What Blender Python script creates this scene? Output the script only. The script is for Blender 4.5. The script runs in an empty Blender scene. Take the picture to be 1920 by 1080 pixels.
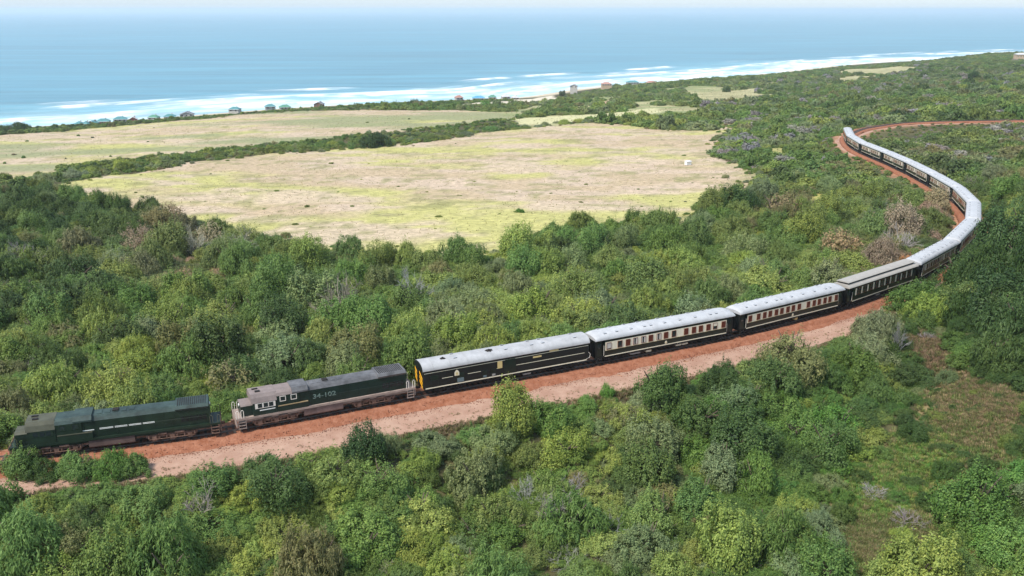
import bpy, bmesh, math, random
import numpy as np
from mathutils import Vector, Matrix

random.seed(7)
R = math.radians
scene = bpy.context.scene
COL = scene.collection

# ------------------------------------------------------------------ camera
CAM_H, FPX, HZ = 42.0, 1700.0, 18.0          # height over the rails, focal length and eye level for a 1920 px wide picture
PITCH = math.atan((540 - HZ) / FPX)
cam_d = bpy.data.cameras.new('camera')
cam_d.sensor_width = 36.0
cam_d.lens = FPX / 1920 * 36
cam_d.clip_start = 1.0
cam_d.clip_end = 200000
cam = bpy.data.objects.new('camera', cam_d)
COL.objects.link(cam)
cam.location = (0, 0, CAM_H)
cam.rotation_euler = (math.pi / 2 - PITCH, 0, 0)
scene.camera = cam

# ------------------------------------------------------------------ sky, sun, exposure
SUN_DIR = Vector((-0.46, -0.42, 0.84)).normalized()
SUN_EL = math.asin(SUN_DIR.z)
SUN_ROT = math.atan2(SUN_DIR.x, SUN_DIR.y)
world = bpy.data.worlds.new('World')
scene.world = world
world.use_nodes = True
wn = world.node_tree.nodes
wl = world.node_tree.links
wn.clear()
w_out = wn.new('ShaderNodeOutputWorld')
w_bg = wn.new('ShaderNodeBackground')
w_sky = wn.new('ShaderNodeTexSky')
w_sky.sky_type = 'NISHITA'
w_sky.sun_disc = False
w_sky.sun_elevation = SUN_EL
w_sky.sun_rotation = SUN_ROT
w_sky.altitude = 100
w_sky.air_density = 1.0
w_sky.dust_density = 0.6
w_sky.ozone_density = 1.0
w_bg.inputs['Strength'].default_value = 0.108
w_veil = wn.new('ShaderNodeMix')                      # thin even overcast over the blue
w_veil.data_type = 'RGBA'
w_veil.inputs[0].default_value = 0.55
w_veil.inputs[7].default_value = (3.7, 5.0, 6.6, 1)
wl.new(w_sky.outputs[0], w_veil.inputs[6])
wl.new(w_veil.outputs[2], w_bg.inputs[0])
wl.new(w_bg.outputs[0], w_out.inputs[0])
sun_d = bpy.data.lights.new('sun', 'SUN')
sun_d.energy = 3.1
sun_d.angle = R(8)
sun_d.color = (1.0, 0.95, 0.88)
sun = bpy.data.objects.new('sun', sun_d)
COL.objects.link(sun)
sun.rotation_euler = (-SUN_DIR).to_track_quat('-Z', 'Y').to_euler()
scene.view_settings.view_transform = 'Standard'
scene.view_settings.look = 'None'
scene.view_settings.gamma = 1
scene.view_settings.use_curve_mapping = False
scene.view_settings.exposure = 0.70
cy = scene.cycles
cy.use_denoising = True
cy.max_bounces = 5
cy.diffuse_bounces = 2
cy.glossy_bounces = 2
cy.transmission_bounces = 3
cy.volume_bounces = 1
cy.transparent_max_bounces = 6
cy.sample_clamp_indirect = 4
HAZE_DENSITY = 9.0e-5

# ------------------------------------------------------------------ small maths
CT, ST = math.cos(PITCH), math.sin(PITCH)


def gp(u, v, z):
    """ground point under picture point (u, v), 1920 px wide, on the level z"""
    x = (u - 960) / FPX
    y = -(v - 540) / FPX
    dy = CT + y * ST
    dz = -ST + y * CT
    t = (z - CAM_H) / dz
    return np.array([x * t, dy * t])


def project(x, y, z):
    zz = z - CAM_H
    fw = y * CT - zz * ST
    up = y * ST + zz * CT
    fw = np.maximum(fw, 1e-3)
    return 960 + FPX * x / fw, 540 - FPX * up / fw, fw


def _hash(ix, iy, s):
    n = (ix.astype(np.int64) * 374761393 + iy.astype(np.int64) * 668265263 + s * 974634777) & 0x7fffffff
    n = ((n ^ (n >> 13)) * 1274126177) & 0x7fffffff
    return ((n ^ (n >> 16)) & 0xffff) / 65535.0


def vnoise(x, y, s=0):
    x = np.asarray(x, float)
    y = np.asarray(y, float)
    ix = np.floor(x)
    iy = np.floor(y)
    fx = x - ix
    fy = y - iy
    fx = fx * fx * (3 - 2 * fx)
    fy = fy * fy * (3 - 2 * fy)
    a = _hash(ix, iy, s)
    b = _hash(ix + 1, iy, s)
    c = _hash(ix, iy + 1, s)
    d = _hash(ix + 1, iy + 1, s)
    return (a * (1 - fx) + b * fx) * (1 - fy) + (c * (1 - fx) + d * fx) * fy


def fbm(x, y, s=0, o=4):
    t = 0
    a = 0.5
    n = 0
    for k in range(o):
        t = t + a * vnoise(np.asarray(x) * 2 ** k, np.asarray(y) * 2 ** k, s + k * 17)
        n += a
        a *= 0.5
    return t / n


def smooth(a, b, x):
    t = np.clip((np.asarray(x, float) - a) / (b - a), 0, 1)
    return t * t * (3 - 2 * t)


def in_poly(x, y, poly):
    x = np.asarray(x)
    y = np.asarray(y)
    c = np.zeros(x.shape, bool)
    n = len(poly)
    j = n - 1
    for i in range(n):
        xi, yi = poly[i]
        xj, yj = poly[j]
        if yi != yj:
            m = ((yi > y) != (yj > y)) & (x < (xj - xi) * (y - yi) / (yj - yi) + xi)
            c ^= m
        j = i
    return c


# ------------------------------------------------------------------ materials
MATS = {}


def material(name, col, rough=0.6, spec=0.3, metal=0.0, var=0.0, vscale=2.0, var_col=None, coord='Object', bump=0.0, bscale=20.0):
    m = bpy.data.materials.new(name)
    m.use_nodes = True
    nt = m.node_tree
    b = nt.nodes['Principled BSDF']
    b.inputs['Roughness'].default_value = rough
    b.inputs['Specular IOR Level'].default_value = spec
    b.inputs['Metallic'].default_value = metal
    b.inputs['Base Color'].default_value = (*col, 1)
    tc = None
    if var > 0 or bump > 0:
        tc = nt.nodes.new('ShaderNodeTexCoord')
    if var > 0:
        nz = nt.nodes.new('ShaderNodeTexNoise')
        nz.inputs['Scale'].default_value = vscale
        nz.inputs['Detail'].default_value = 6
        nz.inputs['Roughness'].default_value = 0.65
        nt.links.new(tc.outputs[coord], nz.inputs['Vector'])
        rp = nt.nodes.new('ShaderNodeValToRGB')
        rp.color_ramp.elements[0].position = 0.35
        rp.color_ramp.elements[1].position = 0.68
        c2 = var_col if var_col else tuple(c * (1 + var) for c in col)
        c1 = tuple(c * (1 - var * 0.6) for c in col) if not var_col else col
        rp.color_ramp.elements[0].color = (*c1, 1)
        rp.color_ramp.elements[1].color = (*c2, 1)
        nt.links.new(nz.outputs['Fac'], rp.inputs[0])
        nt.links.new(rp.outputs[0], b.inputs['Base Color'])
    if bump > 0:
        n2 = nt.nodes.new('ShaderNodeTexNoise')
        n2.inputs['Scale'].default_value = bscale
        n2.inputs['Detail'].default_value = 5
        nt.links.new(tc.outputs[coord], n2.inputs['Vector'])
        bp = nt.nodes.new('ShaderNodeBump')
        bp.inputs['Strength'].default_value = bump
        bp.inputs['Distance'].default_value = 0.1
        nt.links.new(n2.outputs['Fac'], bp.inputs['Height'])
        nt.links.new(bp.outputs[0], b.inputs['Normal'])
    MATS[name] = m
    return m


def foliage_material(name, transl=0.28, rough=0.55, spread=0.45):
    """leaf colour: the plant's own tint, varied from leaf to leaf"""
    m = bpy.data.materials.new(name)
    m.use_nodes = True
    nt = m.node_tree
    nt.nodes.clear()
    out = nt.nodes.new('ShaderNodeOutputMaterial')
    at = nt.nodes.new('ShaderNodeAttribute')
    at.attribute_type = 'INSTANCER'
    at.attribute_name = 'tint'
    lv = nt.nodes.new('ShaderNodeAttribute')
    lv.attribute_type = 'GEOMETRY'
    lv.attribute_name = 'leaf_var'
    mr = nt.nodes.new('ShaderNodeMapRange')
    mr.inputs['To Min'].default_value = 1 - spread
    mr.inputs['To Max'].default_value = 1 + spread
    nt.links.new(lv.outputs['Fac'], mr.inputs['Value'])
    mul = nt.nodes.new('ShaderNodeVectorMath')
    mul.operation = 'SCALE'
    nt.links.new(at.outputs['Color'], mul.inputs[0])
    nt.links.new(mr.outputs[0], mul.inputs['Scale'])
    hsv = nt.nodes.new('ShaderNodeHueSaturation')
    mh = nt.nodes.new('ShaderNodeMapRange')
    mh.inputs['To Min'].default_value = 0.52
    mh.inputs['To Max'].default_value = 0.475
    nt.links.new(lv.outputs['Fac'], mh.inputs['Value'])
    nt.links.new(mh.outputs[0], hsv.inputs['Hue'])
    nt.links.new(mul.outputs[0], hsv.inputs['Color'])
    p = nt.nodes.new('ShaderNodeBsdfPrincipled')
    p.inputs['Roughness'].default_value = rough
    p.inputs['Specular IOR Level'].default_value = 0.25
    t = nt.nodes.new('ShaderNodeBsdfTranslucent')
    mx = nt.nodes.new('ShaderNodeMixShader')
    mx.inputs[0].default_value = transl
    nt.links.new(hsv.outputs[0], p.inputs['Base Color'])
    nt.links.new(hsv.outputs[0], t.inputs['Color'])
    nt.links.new(p.outputs[0], mx.inputs[1])
    nt.links.new(t.outputs[0], mx.inputs[2])
    nt.links.new(mx.outputs[0], out.inputs[0])
    MATS[name] = m
    return m


foliage_material('leaf')
foliage_material('twig', 0.0, 0.8, 0.3)
foliage_material('dry_grass', 0.3, 0.8, 0.4)
material('bark', (0.13, 0.10, 0.075), 0.9, 0.1, var=0.5, vscale=3)
material('coach_green', (0.0035, 0.0125, 0.0095), 0.28, 0.5, var=0.5, vscale=1.2)
material('coach_black', (0.0045, 0.0065, 0.0065), 0.5, 0.4, var=0.5, vscale=2)
material('cream', (0.72, 0.66, 0.50), 0.4, 0.4, var=0.08, vscale=3)
material('cream_line', (0.62, 0.58, 0.44), 0.5, 0.3, var=0.15, vscale=6)
material('roof_grey', (0.43, 0.43, 0.435), 0.6, 0.3, var=0.16, vscale=0.9, bump=0.15, bscale=3)
material('roof_sooty', (0.38, 0.375, 0.375), 0.65, 0.3, var=0.2, vscale=0.8, bump=0.15, bscale=3)
material('roof_tan', (0.36, 0.33, 0.29), 0.6, 0.3, var=0.12, vscale=1.0)
material('clerestory_dark', (0.03, 0.028, 0.026), 0.5)
material('vent_grey', (0.40, 0.41, 0.43), 0.5)
material('vent_dark', (0.05, 0.05, 0.055), 0.6)
material('soot', (0.03, 0.026, 0.024), 0.9, 0.1)
material('shutter', (0.13, 0.032, 0.018), 0.45, 0.4, var=0.35, vscale=4)
material('window_wood', (0.20, 0.07, 0.035), 0.45, 0.4)
material('glass', (0.02, 0.028, 0.03), 0.06, 0.8)
material('blind', (0.50, 0.47, 0.42), 0.6)
material('door_glass', (0.10, 0.16, 0.18), 0.12, 0.7)
material('gold', (0.60, 0.46, 0.20), 0.4, 0.5)
material('yellow', (0.85, 0.42, 0.02), 0.5, 0.4, var=0.08, vscale=6)
material('undergear', (0.022, 0.020, 0.019), 0.75, 0.2, var=0.7, vscale=3)
material('box_grey', (0.28, 0.27, 0.25), 0.7, var=0.3, vscale=3)
material('loco_green', (0.005, 0.020, 0.015), 0.38, 0.45, var=0.45, vscale=0.8)
material('loco_olive', (0.011, 0.024, 0.013), 0.5, 0.35, var=0.45, vscale=0.7)
material('loco_roof', (0.10, 0.098, 0.10), 0.6, 0.3, var=0.55, vscale=0.7)
material('loco_roof_dusty', (0.22, 0.175, 0.16), 0.7, 0.2, var=0.2, vscale=1.4)
material('loco_roof_green', (0.030, 0.048, 0.042), 0.55, 0.3, var=0.6, vscale=0.7)
material('loco_cab_olive', (0.075, 0.075, 0.05), 0.6, 0.25, var=0.3, vscale=1)
material('running_board', (0.32, 0.245, 0.205), 0.75, 0.15, var=0.25, vscale=1.5)
material('dusty_gear', (0.16, 0.095, 0.07), 0.85, 0.1, var=0.75, vscale=2.2)
material('dusty_tank', (0.17, 0.115, 0.10), 0.8, 0.15, var=0.4, vscale=0.9)
material('dark_tank', (0.11, 0.075, 0.065), 0.8, 0.15, var=0.4, vscale=0.9)
material('handrail', (0.72, 0.66, 0.58), 0.5)
material('white_paint', (0.78, 0.78, 0.74), 0.5, var=0.12, vscale=3)
material('number_grey', (0.15, 0.21, 0.18), 0.6)
material('tan_line', (0.30, 0.22, 0.12), 0.6)
material('steel', (0.12, 0.085, 0.07), 0.45, 0.5, metal=0.5, var=0.4, vscale=2)
material('rail_top', (0.35, 0.33, 0.31), 0.3, 0.5, metal=0.8)
material('sleeper', (0.10, 0.07, 0.055), 0.9, 0.1, var=0.5, vscale=1.5)
material('ballast', (0.25, 0.092, 0.048), 0.95, 0.1, var=0.5, vscale=1.6, var_col=(0.37, 0.165, 0.098), coord='Object', bump=0.9, bscale=5)
material('dirt_road', (0.35, 0.205, 0.145), 0.95, 0.08, var=0.2, vscale=0.45, var_col=(0.46, 0.30, 0.22), coord='Object', bump=0.4, bscale=2.5)
material('sand', (0.62, 0.50, 0.36), 0.95, 0.08, var=0.2, vscale=0.3)

# ------------------------------------------------------------------ object helpers


def tag(o, label=None, cat=None, group=None, kind=None):
    if label:
        o['label'] = label
    if cat:
        o['category'] = cat
    if group:
        o['group'] = group
    if kind:
        o['kind'] = kind
    return o


def empty(name, loc=(0, 0, 0)):
    o = bpy.data.objects.new(name, None)
    o.empty_display_size = 0.5
    COL.objects.link(o)
    o.location = loc
    return o


class MB:
    """collects shapes and links them as ONE mesh object"""

    def __init__(s):
        s.v = []
        s.f = []
        s.m = []
        s.mi = 0

    def add(s, vs, fs):
        n = len(s.v)
        s.v.extend([tuple(map(float, p)) for p in vs])
        for f in fs:
            s.f.append(tuple(n + i for i in f))
            s.m.append(s.mi)
        return s

    def box(s, x0, x1, y0, y1, z0, z1):
        vs = [(x, y, z) for x in (x0, x1) for y in (y0, y1) for z in (z0, z1)]
        return s.add(vs, [(0, 1, 3, 2), (4, 6, 7, 5), (0, 4, 5, 1), (2, 3, 7, 6), (0, 2, 6, 4), (1, 5, 7, 3)])

    def loft(s, sections):
        """sections: list of (x, [(y,z)...]) closed profiles of equal length"""
        n = len(sections[0][1])
        vs = []
        fs = []
        for x, pr in sections:
            vs += [(x, y, z) for y, z in pr]
        for k in range(len(sections) - 1):
            for i in range(n):
                j = (i + 1) % n
                fs.append((k * n + i, (k + 1) * n + i, (k + 1) * n + j, k * n + j))
        fs.append(tuple(range(n)))
        fs.append(tuple(reversed(range((len(sections) - 1) * n, len(sections) * n))))
        return s.add(vs, fs)

    def tube(s, pts, rads, n=5, cap=True):
        vs = []
        fs = []
        if not hasattr(rads, '__len__'):
            rads = [rads] * len(pts)
        P = [Vector(p) for p in pts]
        for k, p in enumerate(P):
            d = (P[min(k + 1, len(P) - 1)] - P[max(k - 1, 0)]).normalized()
            a = d.orthogonal().normalized()
            b = d.cross(a)
            for i in range(n):
                t = 2 * math.pi * i / n
                vs.append(p + (a * math.cos(t) + b * math.sin(t)) * rads[k])
        for k in range(len(P) - 1):
            for i in range(n):
                j = (i + 1) % n
                fs.append((k * n + i, k * n + j, (k + 1) * n + j, (k + 1) * n + i))
        if cap:
            fs.append(tuple(reversed(range(n))))
            fs.append(tuple(range((len(P) - 1) * n, len(P) * n)))
        return s.add(vs, fs)

    def cyl_y(s, cx, cy_, cz, r, h, n=14):
        vs = []
        for y in (cy_ - h / 2, cy_ + h / 2):
            for i in range(n):
                t = 2 * math.pi * i / n
                vs.append((cx + r * math.cos(t), y, cz + r * math.sin(t)))
        fs = [(i, (i + 1) % n, n + (i + 1) % n, n + i) for i in range(n)]
        fs += [tuple(reversed(range(n))), tuple(range(n, 2 * n))]
        return s.add(vs, fs)

    def data(s, name, mats, smooth_ang=None):
        me = bpy.data.meshes.new(name)
        me.from_pydata(s.v, [], s.f)
        if not isinstance(mats, (list, tuple)):
            mats = [mats]
        for m in mats:
            me.materials.append(MATS[m] if isinstance(m, str) else m)
        if len(mats) > 1:
            me.polygons.foreach_set('material_index', s.m)
        bm = bmesh.new()
        bm.from_mesh(me)
        bmesh.ops.recalc_face_normals(bm, faces=bm.faces)
        bm.to_mesh(me)
        bm.free()
        if smooth_ang:
            me.polygons.foreach_set('use_smooth', [True] * len(me.polygons))
            me.set_sharp_from_angle(angle=R(smooth_ang))
        me.update()
        return me

    def build(s, name, mats, parent=None, smooth_ang=None):
        o = bpy.data.objects.new(name, s.data(name, mats, smooth_ang))
        COL.objects.link(o)
        if parent:
            o.parent = parent
        return o


def inst(name, me, parent=None, loc=(0, 0, 0), rz=0.0):
    o = bpy.data.objects.new(name, me)
    COL.objects.link(o)
    o.location = loc
    o.rotation_euler = (0, 0, rz)
    if parent:
        o.parent = parent
    return o


def copy_tree(o, parent=None, skip=()):
    c = o.copy()
    COL.objects.link(c)
    c.parent = parent
    for ch in list(KIDS.get(o.name, ())):
        if ch.name.split('.')[0] in skip:
            continue
        copy_tree(ch, c, skip)
    return c


KIDS = {}


def index_kids():
    KIDS.clear()
    for o in bpy.data.objects:
        if o.parent:
            KIDS.setdefault(o.parent.name, []).append(o)


def np_mesh(name, verts, faces, mats=()):
    """verts (n,3), faces (m,4) or (m,3)"""
    me = bpy.data.meshes.new(name)
    nv, nf, k = len(verts), len(faces), faces.shape[1]
    me.vertices.add(nv)
    me.vertices.foreach_set('co', np.asarray(verts, np.float32).ravel())
    me.loops.add(nf * k)
    me.loops.foreach_set('vertex_index', np.asarray(faces, np.int32).ravel())
    me.polygons.add(nf)
    me.polygons.foreach_set('loop_start', np.arange(nf, dtype=np.int32) * k)
    me.polygons.foreach_set('loop_total', np.full(nf, k, np.int32))
    for m in mats:
        me.materials.append(MATS[m] if isinstance(m, str) else m)
    me.update(calc_edges=True)
    return me


# ------------------------------------------------------------------ the railway line
EAVE = 3.2
_j = [((784, 699), 1, 0.0), ((1115, 641), 1, 0.30), ((1383, 591), 1, 0.40), ((1586, 542.5), 1, 0.25), ((1717.5, 499.5), 1, -0.2),
      ((1790, 462), 1, -0.75), ((1822, 414), 0, -1.1), ((1825, 383), 0, -1.6), ((1789, 356), -1, -2.2), ((1748, 331), -1, -2.75),
      ((1702, 307), -1, -3.1), ((1657, 287), -1, -3.5), ((1619, 272), -1, -3.9), ((1592.5, 258.5), -1, -4.2), ((1590, 241.5), 0, -4.3)]
_raw = [(gp(u, v, EAVE + z), s, z) for (u, v), s, z in _j]
_pts = []
for i, (p, s, z) in enumerate(_raw):
    a = _raw[max(i - 1, 0)][0]
    b = _raw[min(i + 1, len(_raw) - 1)][0]
    d = (b - a) / np.linalg.norm(b - a)
    _pts.append((p[0] - d[1] * 1.45 * s, p[1] + d[0] * 1.45 * s, z))
_front = [(-140, 50, -0.3), (-110, 60, -0.2), (-78, 71.3, -0.1), (-48.6, 80.5, 0), (-29.9, 86.6, 0)]
_back = []
for (u, v), z in (((1612, 243), -4.4), ((1640, 237), -4.4), ((1690, 230), -4.5), ((1760, 227), -4.5), ((1840, 225.5), -4.5), ((1940, 224), -4.5)):
    q = gp(u, v, z)
    _back.append((q[0], q[1], z))
_back.append((_back[-1][0] + 80, _back[-1][1] + 6, -4.5))
CTRL = np.array(_front + _pts + _back)


def catmull(P, per=24):
    out = []
    for i in range(len(P) - 1):
        p0 = P[max(i - 1, 0)]
        p1, p2 = P[i], P[i + 1]
        p3 = P[min(i + 2, len(P) - 1)]
        t = np.linspace(0, 1, per, endpoint=False)[:, None]
        out.append(0.5 * (2 * p1 + (p2 - p0) * t + (2 * p0 - 5 * p1 + 4 * p2 - p3) * t ** 2 + (3 * p1 - p0 - 3 * p2 + p3) * t ** 3))
    out.append(P[-1:])
    return np.vstack(out)


def resample(P, step):
    d = np.r_[0, np.cumsum(np.linalg.norm(np.diff(P, axis=0), axis=1))]
    s = np.arange(0, d[-1], step)
    return np.stack([np.interp(s, d, P[:, k]) for k in range(3)], 1)


TRK = resample(catmull(CTRL), 1.0)
for _ in range(14):                                   # ease the line
    TRK[1:-1] = 0.25 * TRK[:-2] + 0.5 * TRK[1:-1] + 0.25 * TRK[2:]
TRK = resample(TRK, 1.0)
TS = np.r_[0, np.cumsum(np.linalg.norm(np.diff(TRK, axis=0), axis=1))]
S0 = TS[np.argmin(np.hypot(TRK[:, 0] - _pts[0][0], TRK[:, 1] - _pts[0][1]))]
S_END = TS[np.argmin(np.hypot(TRK[:, 0] - _pts[-1][0], TRK[:, 1] - _pts[-1][1]))]
PITCH_COACH = (S_END - S0) / 14.0
TDIR = np.gradient(TRK[:, :2], axis=0)
TDIR /= np.linalg.norm(TDIR, axis=1)[:, None]


def track(s):
    return np.array([np.interp(s, TS, TRK[:, k]) for k in range(3)])


def near_track(x, y):
    """unsigned distance, signed side (right of increasing s > 0), arc length, rail height"""
    x = np.asarray(x, float).ravel()
    y = np.asarray(y, float).ravel()
    best = np.empty(len(x), int)
    for a in range(0, len(x), 20000):
        dx = x[a:a + 20000, None] - TRK[None, :, 0]
        dy = y[a:a + 20000, None] - TRK[None, :, 1]
        best[a:a + 20000] = np.argmin(dx * dx + dy * dy, axis=1)
    ex = x - TRK[best, 0]
    ey = y - TRK[best, 1]
    side = ex * TDIR[best, 1] - ey * TDIR[best, 0]
    return np.hypot(ex, ey), side, TS[best], TRK[best, 2]


# ------------------------------------------------------------------ the lie of the land
SEA = -50.0
_land = [  # picture point and the level the ground has there
    (0, 1078, -4.5), (500, 1078, -5), (960, 1078, -5.5), (1400, 1078, -5.5), (1920, 1078, -5), (200, 940, -2.5), (700, 900, -2.6), (1100, 800, -2.8),
    (1100, 960, -4.5), (1500, 760, -3.2), (1500, 950, -5), (1700, 860, -4.2), (1880, 900, -3.0), (1880, 760, -0.5), (1760, 700, -1.5),
    (1830, 620, 1.6), (1915, 560, 3.4), (1915, 470, 2.6), (1870, 440, 0.6), (1650, 640, -1.8), (-300, 900, -3), (2250, 700, 4), (2250, 1000, -1), (-300, 1078, -5),
    (40, 700, -2.2), (400, 660, -3.0), (800, 590, -3.2), (1200, 530, -3.4), (1500, 480, -3.0), (1650, 420, -3.4), (1600, 340, -4.6), (1700, 380, -3.4),
    (100, 560, -5.0), (400, 540, -6.0), (700, 520, -5.2), (200, 430, -4.0), (30, 400, -3.6), (600, 470, -4.2), (900, 480, -4.0), (1150, 440, -4.3), (1300, 400, -4.8),
    (115, 348, -6.0), (300, 360, -5.6), (700, 350, -6.6), (1050, 320, -7.2), (1400, 330, -6.0), (1500, 280, -7.4),
    (0, 310, -10.5), (200, 305, -10.0), (450, 283, -10.6), (700, 270, -11.4), (1000, 238, -13), (1250, 232, -12.6), (1380, 235, -11),
    (0, 262, -19), (300, 245, -19.5), (700, 222, -19.5), (1000, 212, -19), (1400, 200, -16),
    (0, 246, -25), (150, 237, -27.5), (400, 213, -28.5), (560, 202, -29), (720, 199, -28), (900, 199, -29), (1000, 194, -30), (1100, 180, -32),
    (1250, 164, -35), (1400, 150, -37), (1500, 138, -37), (1600, 126, -36), (1750, 119, -28), (1905, 112, -19),
    (1500, 190, -19), (1500, 235, -9.5), (1700, 150, -22), (1700, 190, -11), (1900, 150, -15), (1850, 195, -6.5), (1900, 245, -5.2), (1880, 300, -3.0), (1900, 380, 0.8),
    (2300, 240, 0), (2300, 140, -12), (-350, 270, -20), (-350, 340, -8), (-350, 600, -4),
]
_lx = np.array([np.r_[gp(u, v, z), z] for u, v, z in _land])


def _wc(x, y):
    r = np.hypot(x, y + 20)
    return np.stack([np.clip(np.arctan2(x, y + 20), -0.9, 0.9) * 2.4, np.log(np.clip(r, 60, 2600))], -1)


_wp = _wc(_lx[:, 0], _lx[:, 1])


def _tk(d2):
    return 0.5 * d2 * np.log(d2 + 1e-9)


_n = len(_wp)
_A = np.zeros((_n + 3, _n + 3))
_d2 = ((_wp[:, None] - _wp[None]) ** 2).sum(-1)
_A[:_n, :_n] = _tk(_d2) + np.eye(_n) * 0.004
_A[:_n, _n] = 1
_A[:_n, _n + 1:] = _wp
_A[_n, :_n] = 1
_A[_n + 1:, :_n] = _wp.T
_w = np.linalg.solve(_A, np.r_[_lx[:, 2], 0, 0, 0])

_shore_px = [(-700, 285), (-350, 262), (0, 237), (200, 224.5), (400, 209), (560, 197.5), (720, 190), (860, 184), (960, 180), (1060, 166), (1200, 153), (1400, 139),
             (1600, 118.5), (1800, 109), (1920, 103), (2200, 94), (2600, 84)]
SHORE = np.array([gp(u, v, SEA) for u, v in _shore_px])
SHORE = catmull(np.c_[SHORE, np.zeros(len(SHORE))], 16)[:, :2]
SHS = np.r_[0, np.cumsum(np.linalg.norm(np.diff(SHORE, axis=0), axis=1))]
SHD = np.gradient(SHORE, axis=0)
SHD /= np.linalg.norm(SHD, axis=1)[:, None]


def shore_dist(x, y):
    """metres inland of the waterline (negative out at sea)"""
    x = np.asarray(x, float).ravel()
    y = np.asarray(y, float).ravel()
    out = np.empty(len(x))
    for a in range(0, len(x), 20000):
        dx = x[a:a + 20000, None] - SHORE[None, :, 0]
        dy = y[a:a + 20000, None] - SHORE[None, :, 1]
        d2 = dx * dx + dy * dy
        b = np.argmin(d2, 1)
        i = np.arange(len(b))
        side = dx[i, b] * SHD[b, 1] - dy[i, b] * SHD[b, 0]
        out[a:a + 20000] = np.sqrt(d2[i, b]) * np.sign(side)
    return out


def terrain(x, y, detail=True):
    shp = np.shape(x)
    x = np.asarray(x, float).ravel()
    y = np.asarray(y, float).ravel()
    z = np.empty(len(x))
    for a in range(0, len(x), 20000):
        q = _wc(x[a:a + 20000], y[a:a + 20000])
        d2 = ((q[:, None] - _wp[None]) ** 2).sum(-1)
        z[a:a + 20000] = _tk(d2) @ _w[:_n] + _w[_n] + q @ _w[_n + 1:]
    z = np.clip(z, -45, 12)
    if detail:
        z = z + (fbm(x * 0.045, y * 0.045, 5) - 0.5) * 1.3 + (fbm(x * 0.25, y * 0.25, 9, 2) - 0.5) * 0.35
    sd = shore_dist(x, y)
    z = np.minimum(z, np.interp(sd, [-40, 0, 40, 100, 150, 185, 225, 270, 330], [-52, -51.2, -48.5, -44, -39.5, -36, -29, -21, 20]))
    d, side, s, zt = near_track(x, y)
    form = zt - 0.85
    road = smooth(S0 - 500, S0 - 400, s) * (1 - smooth(S0 + 70, S0 + 92, s))
    wide = np.where(side > 0, 4.2 + 6.0 * road, 4.2)
    k = smooth(0, 9, d - wide)
    z = form * (1 - k) + z * k
    return z.reshape(shp)


def cast(u, v):
    """where the line of sight through (u, v) meets the land"""
    x = (u - 960) / FPX
    y = -(v - 540) / FPX
    dx, dy, dz = x, CT + y * ST, -ST + y * CT
    t = np.geomspace(45, 3000, 700)
    h = CAM_H + dz * t - terrain(dx * t, dy * t, False)
    i = np.argmax(h < 0)
    if not (h < 0).any():
        i = len(t) - 1
    i = max(i, 1)
    k = h[i - 1] / (h[i - 1] - h[i] + 1e-9)
    tt = t[i - 1] + (t[i] - t[i - 1]) * min(max(k, 0), 1)
    return np.array([dx * tt, dy * tt])


def cast_poly(pts):
    return np.array([cast(u, v) for u, v in pts])


# open ground between the bush (outlines of the clearings, brought down onto the land)
P_FIELD = cast_poly([(85, 352), (160, 338), (230, 325), (430, 296), (560, 284), (670, 279), (760, 272), (900, 250), (1100, 229), (1190, 236), (1250, 243), (1338, 244), (1350, 225), (1366, 224),
                     (1358, 262), (1337, 292), (1400, 309), (1424, 330), (1405, 352), (1335, 365), (1325, 400), (1270, 420), (1195, 425), (1150, 425), (1080, 432),
                     (1000, 458), (930, 486), (760, 482), (700, 470), (620, 478), (540, 462), (450, 452), (400, 425), (345, 420), (285, 394), (200, 392), (130, 378)])
P_UPPER = cast_poly([(-300, 400), (-300, 285), (0, 254), (100, 247), (200, 238), (330, 227), (450, 215), (560, 209), (640, 207), (760, 206), (850, 206), (960, 209), (1010, 209), (960, 222), (880, 232),
                     (750, 248), (690, 254), (560, 266), (430, 278), (300, 292), (200, 302), (130, 316), (60, 336)])
P_EAST = cast_poly([(1300, 178), (1400, 163), (1450, 152), (1540, 135), (1600, 129), (1690, 124), (1740, 127), (1650, 146), (1570, 160), (1490, 174), (1450, 182), (1400, 190), (1310, 200), (1270, 192)])
P_LANE = cast_poly([(960, 222), (1080, 216), (1150, 211), (1228, 202), (1236, 211), (1160, 224), (1080, 230), (970, 234)])
P_PATH = cast_poly([(1350, 228), (1370, 208), (1394, 186), (1404, 186), (1384, 210), (1368, 232)])
P_PATCH1 = cast_poly([(1443, 280), (1470, 275), (1496, 281), (1490, 290), (1460, 293)])
P_PATCH2 = cast_poly([(1520, 372), (1545, 362), (1566, 368), (1556, 382), (1530, 388)])
P_DUNE = cast_poly([(852, 197), (900, 192), (960, 189), (1000, 184), (1040, 178), (1046, 187), (1000, 193), (940, 199), (880, 203)])
P_BARE = cast_poly([(1120, 192), (1150, 188), (1152, 196), (1124, 199)])
P_GRASS = cast_poly([(1570, 890), (1630, 855), (1700, 830), (1780, 818), (1815, 860), (1770, 920), (1710, 965), (1640, 985), (1580, 965)])
P_DRY = cast_poly([(1745, 740), (1790, 705), (1850, 712), (1925, 750), (1935, 860), (1870, 850), (1800, 840), (1755, 800)])
P_DRY2 = cast_poly([(1560, 975), (1640, 985), (1710, 965), (1760, 1000), (1740, 1050), (1640, 1065), (1570, 1040)])
P_BANK = cast_poly([(1680, 620), (1720, 590), (1770, 640), (1790, 690), (1750, 700), (1700, 650)])
P_MIX = cast_poly([(940, 212), (1010, 196), (1100, 184), (1230, 168), (1330, 158), (1420, 150), (1400, 200), (1330, 214), (1240, 222), (1100, 232), (980, 240)])
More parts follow.
